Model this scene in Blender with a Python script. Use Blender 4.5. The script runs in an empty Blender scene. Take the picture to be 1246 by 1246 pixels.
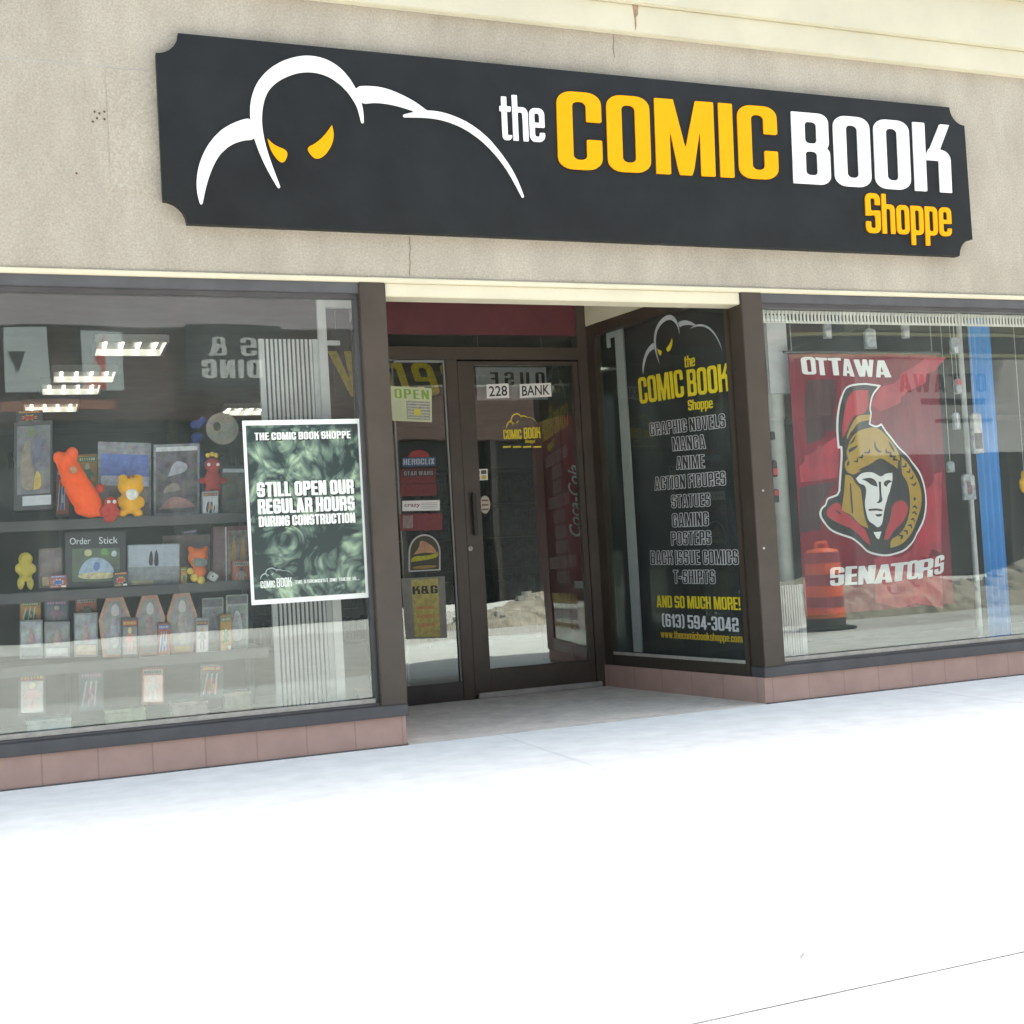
import bpy, bmesh, math, random
import numpy as np
from mathutils import Vector, Matrix
random.seed(7)
sc = bpy.context.scene
COL = sc.collection
R = math.radians

# ---------------------------------------------------------------- camera, sky, sun, exposure
FPX, YAW, PITCH, ROLL = 1490.0, 0.367969, 0.034528, -0.057693      # measured on the 1246 px photograph
CAM = Vector((0.0, -6.0713, 0.93925))
_f = Vector((math.sin(YAW)*math.cos(PITCH), math.cos(YAW)*math.cos(PITCH), math.sin(PITCH)))
_r = Vector((math.cos(YAW), -math.sin(YAW), 0)); _u = _r.cross(_f)
CR = _r*math.cos(ROLL) + _u*math.sin(ROLL)
CU = -_r*math.sin(ROLL) + _u*math.cos(ROLL)
CF = _f
cd = bpy.data.cameras.new('camera'); cam = bpy.data.objects.new('camera', cd); COL.objects.link(cam)
cd.sensor_width = 36; cd.lens = FPX/1246*36; cd.clip_start = 0.1; cd.clip_end = 2000
cam.matrix_world = Matrix(((CR.x, CU.x, -CF.x, CAM.x), (CR.y, CU.y, -CF.y, CAM.y), (CR.z, CU.z, -CF.z, CAM.z), (0, 0, 0, 1)))
sc.camera = cam

SUN_EL, SUN_AZ = R(62), R(57)      # azimuth measured from +Y (behind the shop) towards +X
world = bpy.data.worlds.new("World"); sc.world = world; world.use_nodes = True
wn = world.node_tree.nodes; bg = wn['Background']
sky = wn.new('ShaderNodeTexSky'); sky.sky_type = 'NISHITA'; sky.sun_disc = False
sky.sun_elevation = SUN_EL; sky.sun_rotation = SUN_AZ; sky.air_density = 1.0; sky.dust_density = 4.0; sky.ozone_density = 1.0
hs = wn.new('ShaderNodeHueSaturation'); hs.inputs['Hue'].default_value = .472; hs.inputs['Saturation'].default_value = .75      # milky summer sky
world.node_tree.links.new(sky.outputs['Color'], hs.inputs['Color']); world.node_tree.links.new(hs.outputs['Color'], bg.inputs['Color']); bg.inputs['Strength'].default_value = 0.15
sl = bpy.data.lights.new('sun', 'SUN'); sl.energy = 3.2; sl.angle = R(0.5); sl.color = (1, .955, .88)
so = bpy.data.objects.new('sun', sl); COL.objects.link(so)
sd = Vector((math.sin(SUN_AZ)*math.cos(SUN_EL), math.cos(SUN_AZ)*math.cos(SUN_EL), math.sin(SUN_EL)))
so.rotation_euler = sd.to_track_quat('Z', 'Y').to_euler(); so.location = (6, 3, 20)
vs = sc.view_settings; vs.view_transform = 'Standard'; vs.look = 'None'; vs.exposure = 1.85; vs.gamma = 1.0
sc.render.engine = 'CYCLES'; sc.cycles.use_denoising = True
sc.cycles.max_bounces = 10; sc.cycles.transparent_max_bounces = 16; sc.cycles.caustics_reflective = False
sc.cycles.sample_clamp_indirect = 6.0
sc.render.filter_size = 1.9

# ---------------------------------------------------------------- measuring: a pixel's ray meets a real plane
def ray(px, py):
    return CF + CR*((px-623)/FPX) - CU*((py-623)/FPX)
def at(px, py, y=0.0):
    d = ray(px, py); return CAM + d*((y-CAM.y)/d.y)
def atX(px, py, x):
    d = ray(px, py); return CAM + d*((x-CAM.x)/d.x)
def atZ(px, py, z):
    d = ray(px, py); return CAM + d*((z-CAM.z)/d.z)
def mirror(px, py, yg, yo):          # where the thing stands whose reflection in the pane at y=yg is seen there
    p = at(px, py, yg); d = ray(px, py); d = Vector((d.x, -d.y, d.z)); return p + d*((yo-p.y)/d.y)

class Plane:
    def __init__(s, O, ux, uy):
        s.O = Vector(O); s.ux = Vector(ux).normalized(); s.uy = Vector(uy).normalized(); s.n = s.ux.cross(s.uy)
    def px(s, x, y):
        d = ray(x, y); p = CAM + d*(((s.O-CAM).dot(s.n))/d.dot(s.n)) - s.O
        return (p.dot(s.ux), p.dot(s.uy))
    def p(s, u, v, h=0.0):
        return s.O + s.ux*u + s.uy*v + s.n*h
def facing(y): return Plane((0, y, 0), (1, 0, 0), (0, 0, 1))     # reads from the street

# ---------------------------------------------------------------- materials
def lin(c):
    if isinstance(c, str):
        c = [int(c[i:i+2], 16)/255 for i in (0, 2, 4)]
        return tuple(x/12.92 if x <= .04045 else ((x+.055)/1.055)**2.4 for x in c)
    return tuple(c)
_mats = {}
def mat(name, col, rough=.6, var=.12, scale=8, bump=0, bscale=120, spec=.5, metal=0, col2=None, coat=0):
    if name in _mats: return _mats[name]
    m = bpy.data.materials.new(name); m.use_nodes = True; nt = m.node_tree; n = nt.nodes; L = nt.links.new
    p = n['Principled BSDF']; c = lin(col)
    tc = n.new('ShaderNodeTexCoord')
    no = n.new('ShaderNodeTexNoise'); no.inputs['Scale'].default_value = scale; no.inputs['Detail'].default_value = 6; no.inputs['Roughness'].default_value = .65
    L(tc.outputs['Object'], no.inputs['Vector'])
    mx = n.new('ShaderNodeMix'); mx.data_type = 'RGBA'
    a = tuple(x*(1-var) for x in c) if col2 is None else c
    b = tuple(min(1, x*(1+var)) for x in c) if col2 is None else lin(col2)
    mx.inputs[6].default_value = (*a, 1); mx.inputs[7].default_value = (*b, 1)
    if var >= .4 and col2 is None:
        n4 = n.new('ShaderNodeTexNoise'); n4.inputs['Scale'].default_value = scale*1.3; n4.inputs['Detail'].default_value = 4; L(tc.outputs['Object'], n4.inputs['Vector'])
        h4 = n.new('ShaderNodeHueSaturation'); h4.inputs['Saturation'].default_value = 1.3; h4.inputs['Value'].default_value = 2.1*max(c); L(n4.outputs['Color'], h4.inputs['Color'])
        m4 = n.new('ShaderNodeMix'); m4.data_type = 'RGBA'; m4.inputs[0].default_value = .24
        L(mx.outputs[2], m4.inputs[6]); L(h4.outputs['Color'], m4.inputs[7])
    rmp = n.new('ShaderNodeMapRange'); rmp.inputs[1].default_value = .3; rmp.inputs[2].default_value = .7
    L(no.outputs['Fac'], rmp.inputs[0]); L(rmp.outputs[0], mx.inputs[0]); L((m4 if var >= .4 and col2 is None else mx).outputs[2], p.inputs['Base Color'])
    p.inputs['Roughness'].default_value = rough; p.inputs['Metallic'].default_value = metal
    p.inputs['Specular IOR Level'].default_value = spec
    if coat: p.inputs['Coat Weight'].default_value = coat; p.inputs['Coat Roughness'].default_value = .08
    if bump:
        n2 = n.new('ShaderNodeTexNoise'); n2.inputs['Scale'].default_value = bscale; n2.inputs['Detail'].default_value = 5
        L(tc.outputs['Object'], n2.inputs['Vector'])
        bp = n.new('ShaderNodeBump'); bp.inputs['Strength'].default_value = bump; bp.inputs['Distance'].default_value = .01
        L(n2.outputs['Fac'], bp.inputs['Height']); L(bp.outputs['Normal'], p.inputs['Normal'])
    _mats[name] = m; return m

def glass(name, base=.09, tint=(.93, .95, .94), film=.03, wob=.02):
    m = bpy.data.materials.new(name); m.use_nodes = True; nt = m.node_tree; n = nt.nodes; L = nt.links.new
    n.remove(n['Principled BSDF']); out = n['Material Output']
    tr = n.new('ShaderNodeBsdfTransparent'); tr.inputs[0].default_value = (*tint, 1)
    gl = n.new('ShaderNodeBsdfGlossy'); gl.inputs['Roughness'].default_value = 0.0; gl.inputs[0].default_value = (.92, 1, .94, 1)
    df = n.new('ShaderNodeBsdfDiffuse'); df.inputs[0].default_value = (.60, .70, .64, 1)
    lw = n.new('ShaderNodeLayerWeight'); lw.inputs['Blend'].default_value = .5
    pw = n.new('ShaderNodeMath'); pw.operation = 'POWER'; pw.inputs[1].default_value = 5
    L(lw.outputs['Facing'], pw.inputs[0])
    ma = n.new('ShaderNodeMath'); ma.operation = 'MULTIPLY_ADD'; ma.inputs[1].default_value = 1-base; ma.inputs[2].default_value = base
    L(pw.outputs[0], ma.inputs[0])
    # dust film on the pane; its pale colour also imitates lens-glare haze
    tc = n.new('ShaderNodeTexCoord'); no = n.new('ShaderNodeTexNoise'); no.inputs['Scale'].default_value = 2.5; no.inputs['Detail'].default_value = 8
    L(tc.outputs['Object'], no.inputs['Vector'])
    mr = n.new('ShaderNodeMapRange'); mr.inputs[1].default_value = .3; mr.inputs[2].default_value = .75; mr.inputs[3].default_value = film*.6; mr.inputs[4].default_value = film*1.5
    L(no.outputs['Fac'], mr.inputs[0])
    m1 = n.new('ShaderNodeMixShader'); L(mr.outputs[0], m1.inputs[0]); L(tr.outputs[0], m1.inputs[1]); L(df.outputs[0], m1.inputs[2])
    m2 = n.new('ShaderNodeMixShader'); L(ma.outputs[0], m2.inputs[0]); L(m1.outputs[0], m2.inputs[1]); L(gl.outputs[0], m2.inputs[2])
    if wob:
        n3 = n.new('ShaderNodeTexNoise'); n3.inputs['Scale'].default_value = 1.3; n3.inputs['Detail'].default_value = 1
        L(tc.outputs['Object'], n3.inputs['Vector'])
        b = n.new('ShaderNodeBump'); b.inputs['Strength'].default_value = wob; b.inputs['Distance'].default_value = .1
        L(n3.outputs['Fac'], b.inputs['Height']); L(b.outputs['Normal'], gl.inputs['Normal'])
    L(m2.outputs[0], out.inputs[0]); _mats[name] = m; return m

def painted(name):                    # mottled green brushwork of a printed poster
    m = bpy.data.materials.new(name); m.use_nodes = True; nt = m.node_tree; n = nt.nodes; L = nt.links.new; p = n['Principled BSDF']
    tc = n.new('ShaderNodeTexCoord'); a = n.new('ShaderNodeTexNoise'); a.inputs['Scale'].default_value = 5; a.inputs['Detail'].default_value = 8; a.inputs['Distortion'].default_value = 2.2
    v = n.new('ShaderNodeTexVoronoi'); v.inputs['Scale'].default_value = 9; v.distance = 'EUCLIDEAN'
    ad = n.new('ShaderNodeVectorMath'); ad.operation = 'MULTIPLY_ADD'; ad.inputs[1].default_value = (.35, .35, .35)
    L(tc.outputs['Object'], a.inputs['Vector']); L(a.outputs['Color'], ad.inputs[0]); L(tc.outputs['Object'], ad.inputs[2]); L(ad.outputs[0], v.inputs['Vector'])
    mu = n.new('ShaderNodeMath'); mu.operation = 'MULTIPLY_ADD'; mu.inputs[1].default_value = -.7; L(v.outputs['Distance'], mu.inputs[0]); L(a.outputs['Fac'], mu.inputs[2])
    r = n.new('ShaderNodeValToRGB'); e = r.color_ramp.elements
    e[0].position = .02; e[0].color = (.030, .048, .045, 1); e[1].position = .50; e[1].color = (.36, .48, .32, 1)
    k = e.new(.20); k.color = (.10, .15, .125, 1); k = e.new(.34); k.color = (.20, .28, .20, 1)
    L(mu.outputs[0], r.inputs[0]); L(r.outputs[0], p.inputs['Base Color']); p.inputs['Roughness'].default_value = .3; _mats[name] = m; return m

def emit(name, col, s):
    m = bpy.data.materials.new(name); m.use_nodes = True; n = m.node_tree.nodes; n.remove(n['Principled BSDF'])
    e = n.new('ShaderNodeEmission'); e.inputs[0].default_value = (*col, 1); e.inputs[1].default_value = s
    m.node_tree.links.new(e.outputs[0], n['Material Output'].inputs[0]); return m

def stucco():
    m = mat('stucco', (.45, .425, .385), .9, 0, 3, .5, 160, .2); nt = m.node_tree; n = nt.nodes; L = nt.links.new
    p = n['Principled BSDF']; tc = [x for x in n if x.type == 'TEX_COORD'][0]
    a = n.new('ShaderNodeTexNoise'); a.inputs['Scale'].default_value = 90; a.inputs['Detail'].default_value = 4
    b = n.new('ShaderNodeTexNoise'); b.inputs['Scale'].default_value = 1.6; b.inputs['Detail'].default_value = 7; b.inputs['Roughness'].default_value = .7
    L(tc.outputs['Object'], a.inputs['Vector'])
    mp = n.new('ShaderNodeMapping'); mp.inputs['Scale'].default_value = (1, 1, .45); L(tc.outputs['Object'], mp.inputs['Vector']); L(mp.outputs[0], b.inputs['Vector'])
    r1 = n.new('ShaderNodeValToRGB'); r1.color_ramp.elements[0].position = .3; r1.color_ramp.elements[1].position = .7
    r1.color_ramp.elements[0].color = (.37, .338, .272, 1); r1.color_ramp.elements[1].color = (.495, .455, .38, 1)
    r2 = n.new('ShaderNodeValToRGB'); r2.color_ramp.elements[0].position = .35; r2.color_ramp.elements[1].position = .65
    r2.color_ramp.elements[0].color = (.74, .73, .715, 1); r2.color_ramp.elements[1].color = (1.0, 1.0, 1.0, 1)
    L(a.outputs['Fac'], r1.inputs[0]); L(b.outputs['Fac'], r2.inputs[0])
    mx = n.new('ShaderNodeMix'); mx.data_type = 'RGBA'; mx.blend_type = 'MULTIPLY'; mx.inputs[0].default_value = 1
    L(r1.outputs[0], mx.inputs[6]); L(r2.outputs[0], mx.inputs[7]); L(mx.outputs[2], p.inputs['Base Color'])
    return m

def tiled(name, c1, c2, mortar, w, h, off=0, rough=.55, bump=.3, axis='XZ', msize=.006):
    m = bpy.data.materials.new(name); m.use_nodes = True; nt = m.node_tree; n = nt.nodes; L = nt.links.new; p = n['Principled BSDF']
    tc = n.new('ShaderNodeTexCoord'); sx = n.new('ShaderNodeSeparateXYZ'); cx = n.new('ShaderNodeCombineXYZ')
    L(tc.outputs['Object'], sx.inputs[0])
    ad = n.new('ShaderNodeMath'); L(sx.outputs[0], ad.inputs[0]); L(sx.outputs[1], ad.inputs[1])
    if axis == 'XZ': L(ad.outputs[0], cx.inputs[0]); L(sx.outputs[2], cx.inputs[1])
    else: L(sx.outputs[0], cx.inputs[0]); L(sx.outputs[1], cx.inputs[1])
    br = n.new('ShaderNodeTexBrick'); br.offset = off; L(cx.outputs[0], br.inputs['Vector'])
    br.inputs['Scale'].default_value = 1; br.inputs['Brick Width'].default_value = w; br.inputs['Row Height'].default_value = h
    br.inputs['Mortar Size'].default_value = msize; br.inputs['Mortar Smooth'].default_value = .3
    br.inputs['Color1'].default_value = (*lin(c1), 1); br.inputs['Color2'].default_value = (*lin(c2), 1); br.inputs['Mortar'].default_value = (*lin(mortar), 1)
    no = n.new('ShaderNodeTexNoise'); no.inputs['Scale'].default_value = 7; no.inputs['Detail'].default_value = 8; L(tc.outputs['Object'], no.inputs['Vector'])
    r2 = n.new('ShaderNodeValToRGB'); r2.color_ramp.elements[0].color = (.74, .745, .75, 1); r2.color_ramp.elements[1].color = (1.1, 1.1, 1.1, 1)
    L(no.outputs['Fac'], r2.inputs[0])
    mx = n.new('ShaderNodeMix'); mx.data_type = 'RGBA'; mx.blend_type = 'MULTIPLY'; mx.inputs[0].default_value = 1
    L(br.outputs['Color'], mx.inputs[6]); L(r2.outputs[0], mx.inputs[7]); L(mx.outputs[2], p.inputs['Base Color'])
    bp = n.new('ShaderNodeBump'); bp.inputs['Strength'].default_value = bump; bp.inputs['Distance'].default_value = .006; bp.invert = True
    L(br.outputs['Fac'], bp.inputs['Height']); L(bp.outputs['Normal'], p.inputs['Normal'])
    p.inputs['Roughness'].default_value = rough; _mats[name] = m; return m

STUCCO = stucco()
CREAM = mat('cream_paint', (.58, .54, .40), .6, .06, 2.5, .12, 40)
BROWN = mat('brown_metal', (.052, .041, .030), .42, .18, 5, .03, 60, .5)
DKRAIL = mat('dark_sill_metal', (.075, .075, .078), .5, .2, 6, .04, 50)
ALU = mat('dull_aluminium', (.42, .42, .40), .4, .15, 12, 0, 50, .5, .5)
WHITE = mat('white_paint', (.78, .78, .75), .5, .04)
BLACK = mat('black_paint', (.012, .012, .013), .5, .1)
SIGNBLACK = mat('sign_black', (.013, .0145, .0145), .5, .3, 2.5, .03, 90, .25)
YEL = mat('sign_yellow', (.80, .35, .001), .6, .03, spec=.15)
VYEL = mat('vinyl_yellow', (.62, .50, .02), .5, .12, 30)
VWHITE = mat('vinyl_white', (.62, .63, .60), .5, .12, 30)
GLASS = glass('display_glass', .10, film=.058, wob=.012)
DGLASS = glass('door_glass', .17, film=.03, wob=.03)
SGLASS = glass('side_glass', .05, film=.034, wob=.012)
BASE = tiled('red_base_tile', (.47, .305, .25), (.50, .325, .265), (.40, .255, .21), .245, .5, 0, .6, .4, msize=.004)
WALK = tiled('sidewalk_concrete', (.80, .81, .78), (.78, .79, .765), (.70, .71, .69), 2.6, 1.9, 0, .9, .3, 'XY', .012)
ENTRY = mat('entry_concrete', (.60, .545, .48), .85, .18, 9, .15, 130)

# ---------------------------------------------------------------- mesh building
class MB:
    def __init__(s): s.v = []; s.f = []
    def face_set(s, vs, fs):
        k = len(s.v); s.v += [tuple(v) for v in vs]; s.f += [tuple(i+k for i in f) for f in fs]; return s
    def box(s, x0, x1, y0, y1, z0, z1):
        return s.face_set([(x0,y0,z0),(x1,y0,z0),(x1,y1,z0),(x0,y1,z0),(x0,y0,z1),(x1,y0,z1),(x1,y1,z1),(x0,y1,z1)],
            [(0,3,2,1),(4,5,6,7),(0,1,5,4),(1,2,6,5),(2,3,7,6),(3,0,4,7)])
    def quad(s, a, b, c, d): return s.face_set([a,b,c,d], [(0,1,2,3)])
    def tube(s, p0, p1, r0, r1=None, n=12):
        r1 = r0 if r1 is None else r1; p0 = Vector(p0); p1 = Vector(p1); d = (p1-p0).normalized()
        a = d.orthogonal().normalized(); b = d.cross(a); vs = []
        for p, r in ((p0, r0), (p1, r1)):
            vs += [p + (a*math.cos(2*math.pi*i/n) + b*math.sin(2*math.pi*i/n))*r for i in range(n)]
        return s.face_set(vs, [(i, (i+1) % n, n+(i+1) % n, n+i) for i in range(n)] + [tuple(range(n))[::-1], tuple(range(n, 2*n))])
    def path(s, pts, r, n=8):
        for a, b in zip(pts, pts[1:]): s.tube(a, b, r, r, n)
        return s
    def ball(s, c, rx, ry=None, rz=None, nu=14, nv=9):
        ry = rx if ry is None else ry; rz = rx if rz is None else rz; vs = [(c[0], c[1], c[2]-rz)]; fs = []
        for j in range(1, nv):
            t = math.pi*j/nv
            for i in range(nu):
                q = 2*math.pi*i/nu; vs.append((c[0]+rx*math.sin(t)*math.cos(q), c[1]+ry*math.sin(t)*math.sin(q), c[2]-rz*math.cos(t)))
        vs.append((c[0], c[1], c[2]+rz)); top = len(vs)-1
        for i in range(nu):
            fs.append((0, 1+(i+1) % nu, 1+i)); fs.append((top, 1+(nv-2)*nu+i, 1+(nv-2)*nu+(i+1) % nu))
            for j in range(nv-2):
                a = 1+j*nu; fs.append((a+i, a+(i+1) % nu, a+nu+(i+1) % nu, a+nu+i))
        return s.face_set(vs, fs)
    def lathe(s, c, prof, n=24):
        vs = []; fs = []
        for r, z in prof: vs += [(c[0]+r*math.cos(2*math.pi*i/n), c[1]+r*math.sin(2*math.pi*i/n), c[2]+z) for i in range(n)]
        for j in range(len(prof)-1):
            for i in range(n): fs.append((j*n+i, j*n+(i+1) % n, (j+1)*n+(i+1) % n, (j+1)*n+i))
        fs.append(tuple(range(n))[::-1]); fs.append(tuple(range((len(prof)-1)*n, len(prof)*n)))
        return s.face_set(vs, fs)
    def prism(s, pts, y0, y1):          # outline in x,z, from y0 back to y1
        n = len(pts); vs = [(x, y0, z) for x, z in pts] + [(x, y1, z) for x, z in pts]
        return s.face_set(vs, [tuple(range(n)), tuple(range(n, 2*n))[::-1]] + [(i, n+i, n+(i+1) % n, (i+1) % n) for i in range(n)])
    def plan(s, pts, z0, z1):           # outline in x,y, raised from z0 to z1
        n = len(pts); vs = [(x, y, z0) for x, y in pts] + [(x, y, z1) for x, y in pts]
        return s.face_set(vs, [tuple(range(n))[::-1], tuple(range(n, 2*n))] + [(i, (i+1) % n, n+(i+1) % n, n+i) for i in range(n)])
    def mesh(s, name, bevel=0):
        me = bpy.data.meshes.new(name); me.from_pydata(s.v, [], s.f)
        bm = bmesh.new(); bm.from_mesh(me); bmesh.ops.recalc_face_normals(bm, faces=bm.faces)
        if bevel: bmesh.ops.bevel(bm, geom=[e for e in bm.edges if len(e.link_faces) == 2 and e.calc_face_angle(0) > .6], offset=bevel, segments=2, affect='EDGES', clamp_overlap=True)
        bm.to_mesh(me); bm.free(); return me

def rootloc(o):
    while o.parent: o = o.parent
    return o.location.copy()
def put(name, src, m, parent=None, bevel=0, smooth=False):
    me = src.mesh(name, bevel) if isinstance(src, MB) else src
    me.name = name; o = bpy.data.objects.new(name, me); COL.objects.link(o)
    if m: me.materials.clear(); me.materials.append(m)
    if parent:
        me.transform(Matrix.Translation(-rootloc(parent))); o.parent = parent
    else:
        co = np.empty(len(me.vertices)*3); me.vertices.foreach_get('co', co); co = co.reshape(-1, 3)
        c = Vector(((co[:, 0].min()+co[:, 0].max())/2, (co[:, 1].min()+co[:, 1].max())/2, co[:, 2].min()))
        me.transform(Matrix.Translation(-c)); o.location = c
    if smooth:
        for p in me.polygons: p.use_smooth = True
    return o
def tag(o, label=None, cat=None, group=None, kind=None):
    if label: o['label'] = label
    if cat: o['category'] = cat
    if group: o['group'] = group
    if kind: o['kind'] = kind
    return o
def thing(name, loc, label, cat, group=None):
    o = bpy.data.objects.new(name, None); COL.objects.link(o); o.location = loc; o.empty_display_size = .1
    return tag(o, label, cat, group)
def struct(name, src, m, **k): return tag(put(name, src, m, **k), kind='structure')
def dup(o, parent=None):
    c = o.copy(); COL.objects.link(c); c.parent = parent
    for ch in o.children: dup(ch, c)
    return c
def fuzzy(o, voxel=.007):
    md = o.modifiers.new('remesh', 'REMESH'); md.mode = 'VOXEL'; md.voxel_size = voxel; md.use_smooth_shade = True
    sm = o.modifiers.new('smooth', 'SMOOTH'); sm.iterations = 4; sm.factor = .5
    return o

# ---------------------------------------------------------------- outlines: signed distance, contour, flat fills
def sdf_poly(P, X, Y):
    P = np.asarray(P, float); d = np.full(X.shape, 1e9); ins = np.zeros(X.shape, bool); n = len(P)
    for i in range(n):
        ax, ay = P[i]; bx, by = P[(i+1) % n]; ex, ey = bx-ax, by-ay; l = ex*ex+ey*ey
        if l < 1e-14: continue
        t = np.clip(((X-ax)*ex+(Y-ay)*ey)/l, 0, 1); d = np.minimum(d, (X-ax-t*ex)**2+(Y-ay-t*ey)**2)
        if ay != by:
            ins ^= ((ay > Y) != (by > Y)) & (X < ex*(Y-ay)/(by-ay)+ax)
    d = np.sqrt(d); return np.where(ins, -d, d)
def contour(csg, cell, off=0.0):
    allp = np.concatenate([np.asarray(p, float) for s, p in csg if s == '+'])
    lo = allp.min(0)-3*cell-max(off, 0); hi = allp.max(0)+3*cell+max(off, 0)
    xs = np.arange(lo[0], hi[0]+cell, cell)+cell*.137; ys = np.arange(lo[1], hi[1]+cell, cell)+cell*.219
    X, Y = np.meshgrid(xs, ys); F = np.full(X.shape, 1e9)
    for s, p in csg:
        d = sdf_poly(p, X, Y); F = np.minimum(F, d) if s == '+' else np.maximum(F, -d)
    F = F-off; F[F == 0] = 1e-12
    I = F < 0; ny, nx = F.shape; nxt = {}
    def cut(j, i, j2, i2):
        t = F[j, i]/(F[j, i]-F[j2, i2]); return (xs[i]+t*(xs[i2]-xs[i]), ys[j]+t*(ys[j2]-ys[j]))
    pos = {}
    mix = np.argwhere((I[:-1, :-1] != I[1:, :-1]) | (I[:-1, :-1] != I[:-1, 1:]) | (I[:-1, :-1] != I[1:, 1:]))
    for j, i in mix:
        c = [(j, i), (j, i+1), (j+1, i+1), (j+1, i)]; ent = []; ext = []
        for k in range(4):
            a, b = c[k], c[(k+1) % 4]
            if I[a] != I[b]:
                key = (a, b) if a < b else (b, a)
                if key not in pos: pos[key] = cut(*a, *b)
                (ext if I[a] else ent).append((k, key))
        # walking ccw round the cell, an exit crossing starts a segment that ends at the next entry crossing
        for k, key in ext:
            best = min(ent, key=lambda e: (e[0]-k) % 4); nxt[key] = best[1]
    loops = []; seen = set()
    for k0 in list(nxt):
        if k0 in seen: continue
        lp = []; k = k0
        while k not in seen and k in nxt: seen.add(k); lp.append(pos[k]); k = nxt[k]
        out = []
        for q in range(len(lp)):
            a, b, c = lp[q-1], lp[q], lp[(q+1) % len(lp)]
            if abs((b[0]-a[0])*(c[1]-b[1])-(b[1]-a[1])*(c[0]-b[0])) > cell*cell*.012 or q % 9 == 0: out.append(b)
        if len(out) > 2: loops.append(out)
    return loops
def chaikin(P, it=2, keep=75):
    P = [tuple(p) for p in P]; n = len(P); sharp = []
    for i in range(n):
        a = np.subtract(P[i-1], P[i]); b = np.subtract(P[(i+1) % n], P[i])
        c = np.dot(a, b)/(np.linalg.norm(a)*np.linalg.norm(b)+1e-12); sharp.append(math.degrees(math.acos(max(-1, min(1, c)))) < keep)
    for _ in range(it):
        Q = []; S = []
        for i in range(len(P)):
            a = P[i-1]; p = P[i]; b = P[(i+1) % len(P)]
            if sharp[i]: Q.append(p); S.append(True)
            else:
                Q.append((p[0]*.75+a[0]*.25, p[1]*.75+a[1]*.25)); Q.append((p[0]*.75+b[0]*.25, p[1]*.75+b[1]*.25)); S += [False, False]
        P, sharp = Q, S
    return P
def fill(loops, thick):
    cu = bpy.data.curves.new('outline', 'CURVE'); cu.dimensions = '2D'; cu.fill_mode = 'BOTH'; cu.extrude = thick/2
    for lp in loops:
        s = cu.splines.new('POLY'); s.points.add(len(lp)-1)
        s.points.foreach_set('co', [c for p in lp for c in (p[0], p[1], 0, 1)]); s.use_cyclic_u = True
    o = bpy.data.objects.new('outline', cu); me = bpy.data.meshes.new_from_object(o)
    bpy.data.objects.remove(o); bpy.data.curves.remove(cu); return me
def on_plane(me, pl, h=0.0):
    """2D mesh (u, v, thickness) laid on a plane, its back h above it"""
    z = [v.co.z for v in me.vertices]; z0 = min(z)
    for v in me.vertices: v.co = pl.p(v.co.x, v.co.y, v.co.z-z0+h)
    return me
def shape(name, pl, pts, m, parent, h, thick=.003, smooth=True, px=True, keep=75):
    P = [pl.px(*q) for q in pts] if px else pts
    if smooth: P = chaikin(P, 2, keep)
    return put(name, on_plane(fill([P], thick), pl, h), m, parent)
def shapes(name, pl, polys, m, parent, h, thick=.003, smooth=True, keep=75, csg=False, cell=None, off=0.0, px=True):
    L = [chaikin([pl.px(*q) for q in p] if px else p, 2, keep) if smooth else ([pl.px(*q) for q in p] if px else list(p)) for p in polys]
    if cell: L = contour([('+', p) for p in L], cell, off)
    return put(name, on_plane(fill(L, thick), pl, h), m, parent)

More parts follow.
